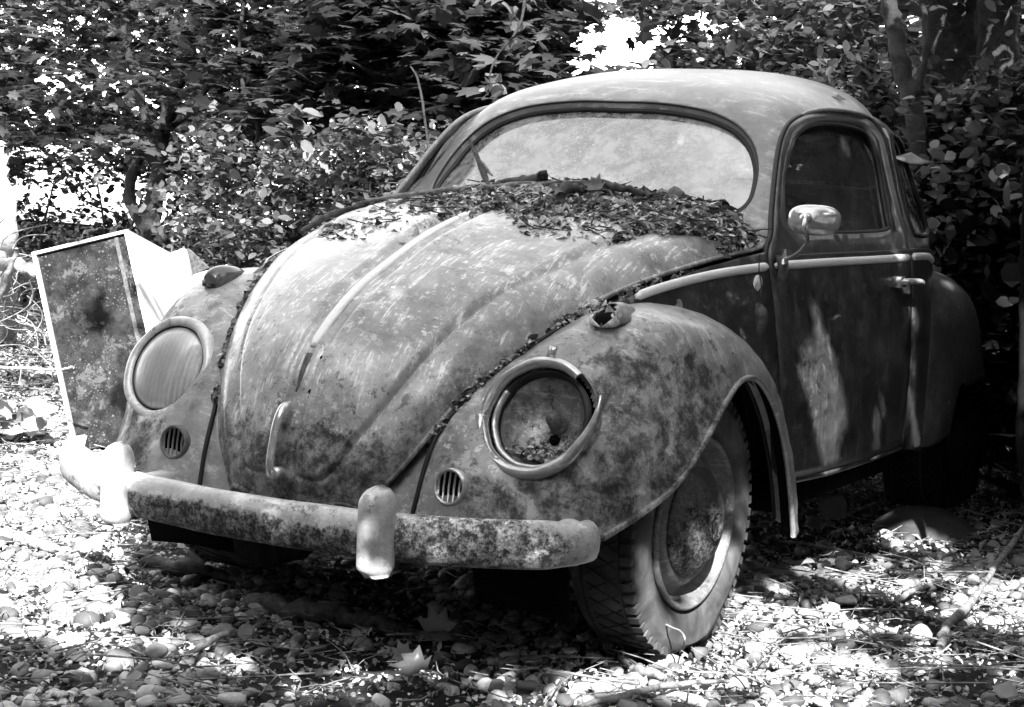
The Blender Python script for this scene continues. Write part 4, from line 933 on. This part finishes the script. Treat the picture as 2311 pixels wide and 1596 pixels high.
# ---- wheels
def wheel(x, y, s, zc=.34, flat=True, dk=False):
    """s = +1 outer face to +x"""
    C0 = np.array([x, y, zc]); ax = (s, 0, 0)
    Rr = .322
    def sag(V, thr):
        out = []
        for v in V:
            v = np.array(v); d = thr-v[2]
            if d > 0:
                v[2] = thr-d*.12; v[0] += (.30*d)*np.sign(v[0]-(x-s*.07))
            elif d > -.05: v[0] += .014*(1+d/.05)*np.sign(v[0]-(x-s*.07))
            out.append(v)
        return out
    # carcass
    pr = [(.205, -.125), (.215, -.132), (.240, -.142), (.275, -.145), (.300, -.137), (.312, -.125), (.316, -.105), (.317, -.07), (.316, -.035), (.312, -.015), (.300, -.003), (.288, .001), (.284, .0035), (.279, .002), (.262, .006), (.240, .004), (.222, -.004), (.208, -.014), (.204, -.020)]
    wd = lambda h: h if h > -.03 else -.03+(h+.03)*1.36
    V, Fs = lathe(C0, ax, [(r, wd(h)) for r, h in pr], 96)
    thr = .045 if flat else -1
    TY, RM, HC_ = (M['shade_black'],)*3 if dk else (M['tyre'], M['rim'], M['hubcap'])  # dk: whole wheel coloured black to pass for deep shade
    t = part('tyre', (sag(V, thr), Fs), TY)
    # shoulder blocks
    bl = []; nb = 64
    for k in range(nb):
        t0 = 2*pi*k/nb; t1 = t0+2*pi/nb*.60
        for (h0, h1) in ((-.030, -.005),):
            q = []
            for tt in (t0, t1):
                for (r, h) in ((.3245, h0), (.3205 if h0 > -.1 else .3205, h1), (.300, h1+.001), (.306, h0)):
                    q.append(C0+np.array([s*h, r*cos(tt), r*sin(tt)]))
            bl.append((q, [(0, 1, 5, 4), (1, 2, 6, 5), (2, 3, 7, 6), (3, 0, 4, 7), (0, 3, 2, 1), (4, 5, 6, 7)]))
    # lattice of the centre tread: crossing ribs of diamonds, and two plain ribs
    V, Fs = merge(bl); part('tread_blocks', (sag(V, thr), Fs), TY, t, smooth=False)
    rb = []; nd = 46
    for k in range(nd):
        for (ha, hb_, dk) in ((-.041, -.070, .5), (-.070, -.099, .5), (-.070, -.041, .5), (-.099, -.070, .5)):
            t0 = 2*pi*(k+ (0 if (ha, hb_) in ((-.041, -.070), (-.070, -.041)) else .5))/nd; t1 = t0+2*pi*dk/nd
            pts = []
            for q in np.linspace(0, 1, 3): tt = t0+(t1-t0)*q; h = wd(ha+(hb_-ha)*q); pts.append(C0+np.array([s*h, .3180*cos(tt), .3180*sin(tt)]))
            rb.append(tube(pts, .0016, 4, False))
    V, Fs = merge(rb); part('tread_grooves', (sag(V, thr), Fs), M['rubber'], t, smooth=False)
    for h in (-.033, -.107):
        V, Fs = lathe(C0+np.array([s*wd(h), 0, 0]), ax, [(.3205, -.003), (.3205, .003)], 96); part('tread_grooves', (sag(V, thr), Fs), M['rubber'], t)
    rim = [(.207, -.012), (.209, -.004), (.205, .002), (.199, .002), (.194, -.008), (.190, -.030), (.182, -.046), (.170, -.050), (.160, -.040), (.150, -.022), (.142, -.014), (.120, -.012), (.10, -.03), (.0005, -.03)]
    V, Fs = lathe(C0, ax, rim, 80); part('rim', (V, Fs), RM)
    cap = [(.131, -.016), (.133, -.010), (.131, -.003), (.122, .004), (.112, .012), (.095, .026), (.075, .036), (.055, .042), (.042, .044), (.039, .048), (.020, .050), (.0005, .0505)]
    V, Fs = lathe(C0, ax, cap, 72); hc = part('hubcap', (V, Fs), HC_)
    # round emblem, two stacked letters inside a ring
    E0 = C0+np.array([s*.050, 0, 0]); K = .0335
    def seg(p, q): return tube([E0+np.array([s*.0015, -s*0+p[0]*K, p[1]*K]), E0+np.array([s*.0015, q[0]*K, q[1]*K])], .0026, 6)
    em = [lathe(E0, ax, [(K+.001, -.002), (K+.001, .003), (K-.003, .003), (K-.003, -.002)], 40)]
    for p, q in (((-.33, .82), (0, .12)), ((0, .12), (.33, .82)), ((-.82, .30), (-.36, -.72)), ((-.36, -.72), (0, -.02)), ((0, -.02), (.36, -.72)), ((.36, -.72), (.82, .30))): em.append(seg(p, q))
    part('emblem', merge(em), HC_, hc)
    part('brake_drum', lathe(C0+np.array([-s*.05, 0, 0]), ax, [(.0005, 0), (.14, 0), (.14, -.06), (.0005, -.06)], 32), M['dark'])
    return t
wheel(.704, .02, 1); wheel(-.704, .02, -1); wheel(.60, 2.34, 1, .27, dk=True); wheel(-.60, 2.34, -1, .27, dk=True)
# ---- underbody and cabin: closes off the light
part('floor_pan', merge([box((0, 1.0, .345), (1.22, 2.3, .05)), box((0, .0, .42), (.62, 1.0, .22)), box((0, 2.3, .42), (1.0, .6, .25)), tube([(-.6, .02, .33), (.6, .02, .33)], .035, 10), tube([(-.6, .02, .42), (.6, .02, .42)], .035, 10), tube([(-.6, 2.41, .31), (.6, 2.41, .31)], .05, 10), tube([(.33, -.2, .3), (.60, -.02, .30)], .02, 8)]), M['dark'])
part('sill', box((.640, 1.0, .325), (.10, 1.0, .07)), M['dark']); part('sill', box((-.640, 1.0, .325), (.10, 1.0, .07)), M['dark'])
V, Fs = box((0, 1.2, .62), (1.14, 1.6, .5)); part('cabin_lining', (V, Fs), M['interior'], smooth=False)
V, Fs = box((0, .12, .60), (.70, .6, .50)); part('trunk_lining', (V, Fs), M['dark'], smooth=False)
for sx in (-.3, .3):
    part('seat', merge([tube(smooth_path([(sx, 1.05, .88), (sx, 1.12, 1.0), (sx, 1.18, 1.10)], 4), [.20, .21, .21, .21, .205, .2, .19, .17, .10], 14, flat=.3, upv=(0, 1, .2))]), M['interior'])
part('steering_wheel', tube([(.30+.18*cos(t), .78+.07*sin(t), 1.0+.16*sin(t)) for t in np.linspace(0, 2*pi, 40)], .010, 8, False), M['rubber'])
# ---- wing mirror on the left door, seen from behind its shell
MC = at(1838, 497, .36); mn = np.array([.30, -.95, .06]); a, b, n = frame(mn)
V = []
for i in range(11):
    q = i/10; r = sqrt(max(0, 1-(q)**2.6)); h = .034*q
    for j in range(40):
        t = 2*pi*j/40; ct, st = cos(t), sin(t); e = .72
        V.append(MC+a*(.064*max(r, .02)*np.sign(ct)*abs(ct)**e)+b*(.0375*max(r, .02)*np.sign(st)*abs(st)**e)+n*h)
mo = part('side_mirror', (V, grid_faces(11, 40, False, True)+[tuple(range(40))[::-1]]), M['chrome'], label='small rounded mirror shell on a curved arm')
part('mirror_glass', (lathe(MC-n*.002, n, [(.034, 0), (.0005, 0)], 30)), M['lens'], mo)
mb = at(1770, 583, .50); mb[0] = float(side_x(.50, .96)[0])+.035
bs = MC+n*.034-a*.018+b*.002
part('arm_boss', lathe(bs-n*.006, n, [(.016, 0), (.015, .008), (.009, .014), (.0005, .017)], 20), M['chrome'], mo)
ar = part('mirror_arm', tube(smooth_path([bs+n*.006, bs+n*.016-b*.03, at(1822, 545, .40), at(1800, 572, .45), at(1778, 584, .49), mb], 5), .0055, 10), M['chrome'], mo)
part('arm_bolt', tube([mb+(0, 0, -.015), mb+(0, 0, .022)], [.010, .007], 12), M['chrome'], ar)
kx = float(side_x(.50, .93)[0]); kk = smooth_path([(kx+.012, .51, .962), (kx+.02, .512, .93), (kx+.016, .514, .895), (kx+.006, .515, .865)], 4)
part('mirror_bracket', tube(kk, np.interp(np.linspace(0, 1, 13), [0, .6, 1], [.026, .021, .014]), 10, flat=.5), M['rim'], mo)
# ---- wiper arm left standing on the glass, fuel flap etc.
wa = [at(1109, 425, .60), at(1090, 390, .635), at(1075, 350, .68), at(1058, 316, .715)]
wp = part('wiper', tube(smooth_path(wa, 8), np.interp(np.linspace(0, 1, 25), [0, .5, 1], [.011, .008, .004]), 8), M['wood_dark'])
part('wiper_blade', tube(smooth_path([at(1126, 420, .60), at(1112, 398, .625), at(1095, 375, .65), at(1082, 360, .665)], 6), .0035, 6), M['wood'], wp)
# ================================================================ loose things
def gpx(px, py, dz=0.):
    """ground point under a spot of the photograph"""
    d = F+RT*(px-1155.5)/FPX+UP*(798-py)/FPX; t = 1.
    for _ in range(30):
        p = CP+d*t; t = t*(1+.9*(0)) ; h = float(gh(p[0], p[1]))+dz; t = (h-CP[2])/d[2]
    return CP+d*t
def proj(P):
    d = P-CP; w_ = d@F; return 1155.5+FPX*(d@RT)/w_, 798-FPX*(d@UP)/w_
# ---- gravel: thousands of rounded river pebbles
bm = bmesh.new(); bmesh.ops.create_icosphere(bm, subdivisions=2, radius=1); ICV = np.array([v.co[:] for v in bm.verts]); ICF = np.array([[v.index for v in f.verts] for f in bm.faces]); bm.free()
def on_view(P, m=60):
    x, y = proj(P); return (x > -m) & (x < 2311+m) & (y > 300) & (y < 1596+m)
def pebbles(n, xr, yr, s0, s1, dens):
    X = rs(*xr, n); Y = rs(*yr, n); P = np.stack([X, Y, gh(X, Y)], 1); P = P[on_view(P) & (RNG.random(n) < dens(P))]
    n = len(P); s = s0+(s1-s0)*RNG.random(n)**2.2; ab = np.stack([s*rs(.8, 1.35, n), s*rs(.65, 1., n), s*rs(.42, .75, n)], 1)
    R = rotmats(n, .35); V = ICV[None]*(1+.20*np.sin(ICV[None, :, [1, 2, 0]]*2.3+rs(0, 6, (n, 1, 3))))
    V = np.einsum('nij,nkj->nki', R, V*ab[:, None])+P[:, None]+np.array([0, 0, 1])*(s*rs(.0, .55, n))[:, None, None]
    return V.reshape(-1, 3), (ICF[None]+np.arange(n)[:, None, None]*len(ICV)).reshape(-1)
def pd(P):
    d = np.clip(1.25-.5*np.clip(P[:, 1]-.3, 0, 9), .10, 1)
    cl = np.sin(P[:, 0]*3.1+1)*np.sin(P[:, 1]*2.7)+.5*np.sin(P[:, 0]*7+P[:, 1]*5)
    return d*np.clip(.55+.55*cl, .12, 1)
a1 = pebbles(62000, (-5, 3.2), (-1.7, 4.5), .007, .031, pd); a2 = pebbles(70000, (-3.5, 2.6), (-1.7, 1.6), .003, .010, pd)
meta(link('gravel', fastmesh('gravel', np.vstack([a1[0], a2[0]]), np.concatenate([a1[1], a2[1]+len(a1[0])]), 3, True), M['pebble']), kind='stuff')
# ---- leaf litter and crumbs between the stones
def scatter(n, xr, yr, dens=None, lift=.012):
    X = rs(*xr, n); Y = rs(*yr, n); P = np.stack([X, Y, gh(X, Y)+lift+rs(0, .012, n)], 1); k = on_view(P)
    if dens is not None: k &= RNG.random(n) < dens(P)
    return P[k]
def ld(P): return np.clip(.10+.35*np.clip(P[:, 1]-.2, 0, 2), 0, 1)
meta(link('leaf_litter', leafmesh('leaf_litter', scatter(15000, (-7, 4.5), (-1.6, 7), ld, .014), .046, CURL, .45), M['litter'], smooth=False), kind='stuff')
meta(link('leaf_mould', leafmesh('leaf_mould', scatter(90000, (-6, 4), (-1.6, 5), None, .003), .019, CURL, .9), M['litter_dark'], smooth=False), kind='stuff')
def sticks(P, L, r, flat=.12):
    V = []; Fs = []; n = len(P)
    for i in range(n):
        a = RNG.uniform(0, 2*pi); l = L*RNG.uniform(.3, 1.3); d = np.array([cos(a), sin(a), RNG.normal(0, flat)]); q = np.array([-d[1], d[0], 0])*RNG.normal(0, .12)*l
        V_, F_ = tube([P[i]-d*l/2, P[i]+q, P[i]+d*l/2], [r, r*.85, r*.5], 4, False); Fs += [tuple(k+len(V) for k in f) for f in F_]; V += V_
    return V, Fs
meta(link('twig_litter', mesh('twigs', *merge([sticks(scatter(2600, (-5, 3.5), (-1.6, 5), None, .028), .24, .0024), sticks(scatter(5000, (-3, 3), (-1.6, 3), None, .026), .09, .0013)])), M['wood']), kind='stuff')
# ---- debris on the hood and in the gutters
bits = []; PL = [(728, 548), (745, 512), (830, 490), (940, 458), (985, 448), (1100, 424), (1230, 410), (1330, 408), (1460, 430), (1560, 452), (1640, 482), (1702, 545), (1690, 570), (1655, 560), (1640, 590), (1622, 545), (1590, 522), (1500, 520), (1440, 520), (1400, 545), (1290, 548), (1180, 538), (1160, 500), (1150, 478), (1100, 470), (1000, 492), (900, 530), (800, 552)]
def debris_points(n):
    u = rs(6.6, 12.6, n); v = rs(0, 8, n); cwl = u > 11; P = hood.at(np.minimum(u, 11), v)
    Q = roof.at(np.full(n, .04), v); t = np.clip((u-11)/1.6, 0, 1)[:, None]; P = P*(1-t)+Q*t
    P = P+np.array([0, 0, 1])*(rs(0, 1, n)**.7*(.004+.030*np.clip((u-7.5)/4, 0, 1)))[:, None]
    x, y = proj(P); ins = inpoly(np.stack([x+RNG.normal(0, 7, n), y+RNG.normal(0, 5, n)], 1), PL)
    return P[ins], np.clip((u[ins]-7.5)/4, 0, 1)
dp, dh = debris_points(60000); pass
meta(link('hood_debris', leafmesh('hood_debris', dp[:40000], .008+.032*RNG.random(len(dp[:40000]))**3, CURL, 1.1), M['litter_dark'], smooth=False), kind='stuff')
d2, h2 = debris_points(4200); d2 = d2+np.array([0, 0, .005])
meta(link('hood_debris_leaves', leafmesh('hood_leaves', d2[:950], .014+.030*RNG.random(len(d2[:950]))**2, CURL, .9), M['litter'], smooth=False), kind='stuff')
meta(link('hood_twigs', mesh('hood_twigs', *sticks(d2[750:960]+np.array([0, 0, .006]), .11, .0019, .2)), M['wood_dark']), kind='stuff')
gt = []
for sgn in (1, -1):
    u = rs(2.2, 9.0, 1500); a = fend.at(np.interp(u, [0, 4, 5.2, 6.4, 7.4, 9], [0, 4, 4.9, 5.8, 6.1, 6.4]), np.zeros(1500)); b = hood.at(u, np.full(1500, 8.)); t = rs(.05, .75, 1500)[:, None]
    p = a*(1-t)+b*t+np.array([.0, -.004, .0])+np.array([0, 0, 1])*rs(-.006, .012, 1500)[:, None]; p[:, 0] *= sgn
    k = (np.sin(u*9+sgn)+np.sin(u*4) > -.7); gt.append(p[k])
gt = np.concatenate(gt)
meta(link('gutter_debris', leafmesh('gutter_debris', gt, .009+.02*RNG.random(len(gt))**2, CURL, 1.0), M['litter_dark'], smooth=False), kind='stuff')
gl_ = gt[RNG.random(len(gt)) < .05]
meta(link('gutter_leaves', leafmesh('gutter_leaves', gl_+np.array([0, 0, .006]), .034, CURL, .8), M['litter'], smooth=False), kind='stuff')
_a, _b, _n = frame(HN); hd_ = HC-_n*rs(.02, .05, 160)[:, None]+_a*RNG.normal(0, .035, 160)[:, None]-_b*(.082-.9*np.abs(RNG.normal(0, .012, 160)))[:, None]
meta(link('headlight_debris', leafmesh('headlight_debris', hd_, .018, CURL, 1.1), M['litter_dark'], smooth=False), kind='stuff')
def stick(name, label, pts, r, mat, cat='stick', k=5, group=None, knots=True):
    p = smooth_path(pts, k); n = len(p); rr = np.linspace(r, r*.7, n) if np.isscalar(r) else np.interp(np.linspace(0, 1, n), np.linspace(0, 1, len(r)), r)
    p = p+RNG.normal(0, 1, p.shape)*float(np.mean(rr))*.22; rr = rr*(1+RNG.normal(0, .10, n))
    o = link(name, mesh(name, *tube(p, rr, 9)), mat); meta(o, label, cat, group); return o
def hs(u, v, dz): return hood.at(u, v)[0]+np.array([0, 0, dz])
stick('stick', 'thick dark broken stick lying against the left of the windshield', [at(990, 443, .50), at(1060, 430, .49), at(1130, 418, .47), at(1195, 408, .45), at(1222, 400, .44), at(1232, 392, .44)], [.010, .012, .014, .017, .015, .012], M['wood_dark'])
stick('stick', 'pale thin stick lying over the top of the hood trim', [hs(8.5, 1.6, .02), hs(9.2, 2.4, .02), hs(9.7, 3.3, .025), hs(10.3, 4.0, .03), hs(10.9, 4.25, .03)], [.004, .006, .007, .008, .006], M['wood'])
stick('stick', 'short dark stick at the left end of the hood debris', [hs(6.9, 1.25, .015), hs(7.4, 1.5, .02), hs(8.0, 1.5, .018), hs(8.6, 1.9, .012)], [.006, .010, .009, .006], M['wood_dark'])
stick('stick', 'thin curved twig standing up from the hood debris on the left', [hs(8.2, 1.0, .02), hs(8.0, 1.4, .03), hs(8.6, 1.2, .07), at(860, 440, .42), at(835, 390, .45)], [.004, .004, .003, .002], M['wood_dark'])
stick('stick', 'flat dark bark strip with a pale end below the windshield', [at(1250, 425, .42), at(1300, 414, .42), at(1360, 417, .42), at(1420, 428, .40), at(1468, 442, .38)], [.006, .010, .011, .009, .008], M['wood_dark'])
stick('stick', 'pale slanting stick on the hood corner near the door', [at(1560, 470, .52), at(1620, 498, .50), at(1665, 520, .49), at(1692, 540, .48)], [.004, .005, .005, .004], M['wood'])
stick('stick', 'stout broken twig in the middle of the hood debris', [hs(9.1, 4.75, .03), hs(9.5, 4.6, .03), hs(9.9, 4.7, .032)], [.012, .016, .011], M['wood_dark'])
# ---- individual dead leaves that stand out
def deadleaf(label, c, s, nrm, yaw, mat='litter', name='dead_leaf', shape=MAPLE, curl=.5, cat='leaf'):
    a, b, n = frame(nrm); V = []; q = cos(yaw)*a+sin(yaw)*b; r = -sin(yaw)*a+cos(yaw)*b
    P = (shape-np.array([0, .45, 0])); C_ = P[:, :2].mean(0); ring = [np.array([*(C_+(p[:2]-C_)*k), 0]) for k in (1., .55) for p in P]; m = len(P)
    for p in ring+[np.array([*C_, 0])]:
        h = curl*(p[0]**2*1.4+.3*p[1]**2)+.06*sin(p[1]*9+p[0]*5)*(abs(p[0]) > .1); V.append(np.array(c)+s*(q*p[0]+r*p[1]+n*h))
    Fs = [(i, (i+1) % m, (i+1) % m+m, i+m) for i in range(m)]+[(i+m, (i+1) % m+m, 2*m) for i in range(m)]
    o = link(name, mesh(name, V, Fs), M[mat], solid=.0012); return meta(o, label, cat)
vb = -F
for (lab, px, py, s, nn_, yw, mt) in [
    ('curled grey maple leaf standing on edge in the shade left of the tyre', 982, 1425, .10, (.5, -.8, .25), .4, 'litter'),
    ('curled leaf standing upright under the left part of the bumper', 452, 1262, .075, (.3, -.85, .4), -.4, 'litter'),
    ('large pale leaf lying on the gravel under the left overrider', 205, 1245, .085, (.2, -.4, .9), 1.2, 'litter'),
    ('flat grey maple leaf lying on the pebbles at the bottom middle', 925, 1522, .09, (.1, -.5, .86), 1.8, 'leaf_mid'),
    ('small teardrop leaf lying on pebbles below the middle of the bumper', 555, 1432, .05, (.2, -.6, .8), .2, 'litter'),
    ('striped curled leaf left of the bottom middle maple leaf', 905, 1475, .055, (.6, -.7, .3), .3, 'litter'),
    ('crisp pale leaf curling up under the door sill', 1880, 1160, .12, (.5, -.7, .5), .8, 'litter'),
    ('dry broad leaf on the stones under the sill, left of the pale curling one', 1838, 1185, .07, (.2, -.5, .8), 2.0, 'litter'),
    ('grey squarish leaf lying on the white pebbles in front of the tyre', 1700, 1468, .05, (.2, -.5, .8), .7, 'litter'),
    ('pale wide leaf at the bottom right corner', 2270, 1570, .06, (.1, -.5, .8), 1.3, 'litter')]:
    c = gpx(px, py+12, .02); deadleaf(lab, c+np.array([0, 0, s*.33]), s, nn_, yw, mt, shape=MAPLE if 'maple' in lab else OVAL*np.array([1.25, 1, 1]))
deadleaf('long pale leaf stuck in the gutter above the rear side window', at(2060, 360, 1.62), .13, (.25, -.5, .85), 1.4, 'leaf_pale', shape=OVAL*np.array([.55, 1, 1]), curl=.2)
deadleaf('small white leaf on the roof edge above the door', roof.at(5.9, 7.35)[0]+np.array([0, 0, .008]), .045, (.4, -.3, .9), 1.3, 'leaf_pale', shape=OVAL)
deadleaf('whitish curled leaf on the bark strip below the windshield', at(1340, 421, .40), .06, (.1, -.8, .6), 1.4, 'leaf_pale', curl=1.)
deadleaf('round white leaf scrap at the right of the hood debris', at(1524, 440, .50), .045, (.2, -.9, .3), .2, 'leaf_pale', shape=OVAL*np.array([1.5, 1, 1]))
deadleaf('pale leaf hanging over the hood corner', hs(10.2, 6.9, .02)+(0, -.02, 0), .05, (.4, -.8, .5), .2, 'litter', shape=OVAL*np.array([1.5, 1, 1]))
deadleaf('small white curled petal behind the crushed turn signal', fend.at(6.3, .25)[0]+(0, 0, .02), .035, (.4, -.7, .6), .9, 'leaf_pale', shape=OVAL, curl=1.)
# sticks on the ground
stick('stick', 'long pale stick lying on the gravel at the bottom of the picture', [gpx(1290, 1600, .03), gpx(1400, 1572, .03), gpx(1520, 1545, .035), gpx(1645, 1537, .03)], [.006, .008, .007, .004], M['wood'])
stick('fallen_branch', 'forked grey branch lying on the ground near the right edge', [gpx(2122, 1468, .02), gpx(2140, 1415, .03), gpx(2200, 1345, .04), gpx(2255, 1265, .05), gpx(2330, 1170, .06)], [.010, .012, .010, .009, .009], M['wood'], 'branch')
stick('stick', 'grey stick left of the forked branch at the right', [gpx(2020, 1360, .02), gpx(2060, 1335, .03), gpx(2110, 1318, .02)], .009, M['wood'])
stick('stick', 'long thin curved stick beside the fallen hubcap', [gpx(1905, 1160, .03), gpx(1990, 1135, .06), gpx(2080, 1130, .05), gpx(2180, 1150, .03), gpx(2240, 1170, .02)], .006, M['wood'])
stick('stick', 'short dark angled stick behind the hubcap', [gpx(2062, 1032, .03), gpx(2090, 1068, .02)], .012, M['wood'])
stick('stick', 'thin stick lying across the stones right of the front tyre', [gpx(1760, 1220, .02), gpx(1860, 1235, .03), gpx(1990, 1260, .03), gpx(2060, 1275, .02)], .005, M['wood'])
stick('twig', 'pale twig reaching over the litter from the left edge', [at(-40, 828, .9), at(60, 832, .9), at(130, 834, .9), at(165, 828, .9)], [.006, .006, .005, .005], M['bark_pale'], 'twig')
stick('stick', 'pale stick lying at the foot of the cabinet, lower one', [gpx(132, 948, .04), gpx(190, 957, .04), gpx(262, 972, .03)], .008, M['bark_pale'])
stick('stick', 'pale stick lying at the foot of the cabinet, upper one', [gpx(195, 940, .05), gpx(240, 950, .05), gpx(290, 962, .04)], .007, M['bark_pale'])
stick('log', 'rotten half-buried log in the shade under the car front', [gpx(560, 1355, .02), gpx(680, 1375, .03), gpx(820, 1400, .03), gpx(960, 1440, .01)], [.018, .028, .026, .012], plain('rotten_wood', .015, .16, 22, .9, 1, .02), 'log', 8)
stick('log', 'thin dark log beneath the bumper at the left', [gpx(330, 1265, .02), gpx(430, 1285, .03), gpx(520, 1300, .02)], [.018, .022, .012], M['wood_dark'], 'log')
stick('stick', 'broken grey wood piece on the pebbles in front of the log', [gpx(420, 1480, .02), gpx(470, 1450, .03), gpx(525, 1425, .03)], [.006, .009, .006], M['wood'])
stick('stick', 'stubby pale stick end on the gravel below the overrider', [gpx(655, 1500, .02), gpx(665, 1455, .03), gpx(672, 1440, .03)], [.010, .010, .012], M['wood'])
stick('stick', 'split grey wood piece in front of the tyre', [gpx(1425, 1510, .02), gpx(1460, 1515, .03), gpx(1500, 1530, .02)], [.009, .012, .008], M['wood'])
stick('root', 'thin pale root hanging from the rim to the gravel', [at(1495, 1408, -.12), at(1535, 1425, -.16), at(1545, 1450, -.17), gpx(1530, 1478, .01)], .0025, M['wood'], 'root')
stick('stick', 'broken pale splintered stem standing behind the rear fender', [gpx(2140, 970, -.02), at(2138, 930, 2.0), at(2136, 880, 2.0), at(2146, 820, 2.0)], [.016, .014, .010, .002], M['wood'])
stick('tree_stump', 'sunlit pale broken trunk at the left edge', [gpx(10, 790, -.05), at(22, 560, 3.0), at(12, 430, 3.0), at(0, 360, 3.0), at(-14, 320, 3.0)], [.06, .05, .04, .03, .012], M['bark_pale'], 'stump')
stick('log', 'white sunlit log leaning from the left edge to the cabinet', [at(-60, 555, 1.75), at(0, 585, 1.75), at(50, 605, 1.75), at(100, 618, 1.75)], [.035, .035, .03, .03], M['bark_pale'], 'log')
stick('stick', 'dark stick crossing in front of the white log', [at(-10, 690, 1.6), at(18, 620, 1.6), at(38, 562, 1.6)], [.014, .013, .010], M['wood'])
tw = []
for i in range(70):
    x0, y0 = RNG.uniform(-30, 70), RNG.uniform(560, 800); a = RNG.uniform(0, 2*pi); l = RNG.uniform(20, 90); d_ = RNG.uniform(1.5, 2.6)
    tw.append(tube(smooth_path([at(x0, y0, d_), at(x0+l*cos(a), y0+l*sin(a)*.7, d_+.05), at(x0+2*l*cos(a+.5), y0+1.4*l*sin(a+.5), d_)], 5), .0028, 4, False))
meta(link('bramble_tangle', mesh('bramble_tangle', *merge(tw)), M['wood']), kind='stuff')
# weeds at the left
root = empty('weed', tuple(gpx(50, 985))); meta(root, 'pale broad-leaved weed in the sun at the left edge', 'plant')
wpz = np.array([at(RNG.uniform(-20, 105), RNG.uniform(905, 985), RNG.uniform(.95, 1.15)) for _ in range(22)]); link('leaf_cluster', leafmesh('weed', wpz, .13, OVAL*np.array([1.3, 1, 1]), .9), M['leaf_pale'], root, smooth=False)
link('stem', mesh('stem', *tube([gpx(50, 990), at(50, 930, 1.05)], .004, 6)), M['wood'], root)
# ---- fallen hubcap
HBc = gpx(2085, 1196, .02); n_ = np.array([.05, -.16, 1.]); hcv = [(.168, -.010), (.172, .0), (.165, .006), (.150, .020), (.120, .042), (.08, .060), (.04, .069), (.0005, .071)]
meta(link('fallen_hubcap', mesh('fallen_hubcap', *lathe(HBc, n_, hcv, 64)), plain('dark_painted_dome', .03, .075, 9, .35, .2)), 'domed dark metal cap lying on the leaves right of the car', 'hubcap')
# ---- leaning cabinet
CR = np.array([[.8167, -.4736, -.3296], [.5074, .8615, .0193], [.2748, -.183, .9439]]); CB = np.array([-2.396, 1.305, .835]); cw_, chh, cd = .384, .80, .77
cab = empty('cabinet', tuple(CB-CR[:, 0]*cw_/2-CR[:, 2]*chh+CR[:, 1]*cd/2)); meta(cab, 'leaning white metal cabinet with dark speckled glass front, left of the car', 'cabinet')
def cbox(x0, x1, y0, y1, z0, z1):
    """box in the cabinet's own axes: x leftwards, y backwards, z downwards from the top front right corner"""
    c = CB-CR[:, 0]*(x0+x1)/2+CR[:, 1]*(y0+y1)/2-CR[:, 2]*(z0+z1)/2; return box(c, (x1-x0, y1-y0, z1-z0), CR)
link('side_wall', mesh('side', *cbox(0, .014, .0, cd, .012, chh)), M['white'], cab, smooth=False)
link('side_wall', mesh('side', *cbox(cw_-.014, cw_, .0, cd, .012, chh)), M['white'], cab, smooth=False)
link('top_wall', mesh('top', *cbox(0, cw_, 0, cd, 0, .012)), M['white'], cab, smooth=False)
link('back_wall', mesh('back', *cbox(.016, cw_-.016, cd-.02, cd-.005, .014, chh)), M['white'], cab, smooth=False)
link('bottom_wall', mesh('bottom', *cbox(.016, cw_-.016, .03, cd-.03, chh-.02, chh-.004)), M['white'], cab, smooth=False)
link('door_glass', mesh('glass', *cbox(.016, cw_-.016, .016, .024, .014, chh-.004)), M['boxglass'], cab, smooth=False)
link('inner_strip', mesh('strip', *cbox(.045, .060, .010, .015, .02, chh-.01)), M['bolt'], cab, smooth=False)
def slab(name, label, cat, c4, th, mat):
    c4 = [np.array(c) for c in c4]; n = np.cross(c4[1]-c4[0], c4[3]-c4[0]); n /= np.linalg.norm(n)
    o = link(name, mesh(name, list(c4)+[c+n*th for c in c4], [(0, 1, 2, 3), (7, 6, 5, 4), (0, 4, 5, 1), (1, 5, 6, 2), (2, 6, 7, 3), (3, 7, 4, 0)]), mat, smooth=False); return meta(o, label, cat)
slab('white_board', 'white board with a chipped edge leaning behind the cabinet', 'board', [at(330, 590, 2.05), at(414, 560, 2.05), at(452, 715, 1.85), at(380, 800, 1.80)], .02, M['white'])
slab('pale_sheet', 'pale sheet behind the far front fender', 'sheet', [at(436, 620, 2.5), at(512, 597, 2.5), at(500, 700, 2.4), at(440, 730, 2.4)], .01, M['white'])
slab('dark_sheet', 'dark slanting sheet on top of the white board', 'sheet', [at(404, 560, 2.3), at(425, 562, 2.3), at(470, 604, 2.3), at(424, 625, 2.3)], .01, M['bolt'])
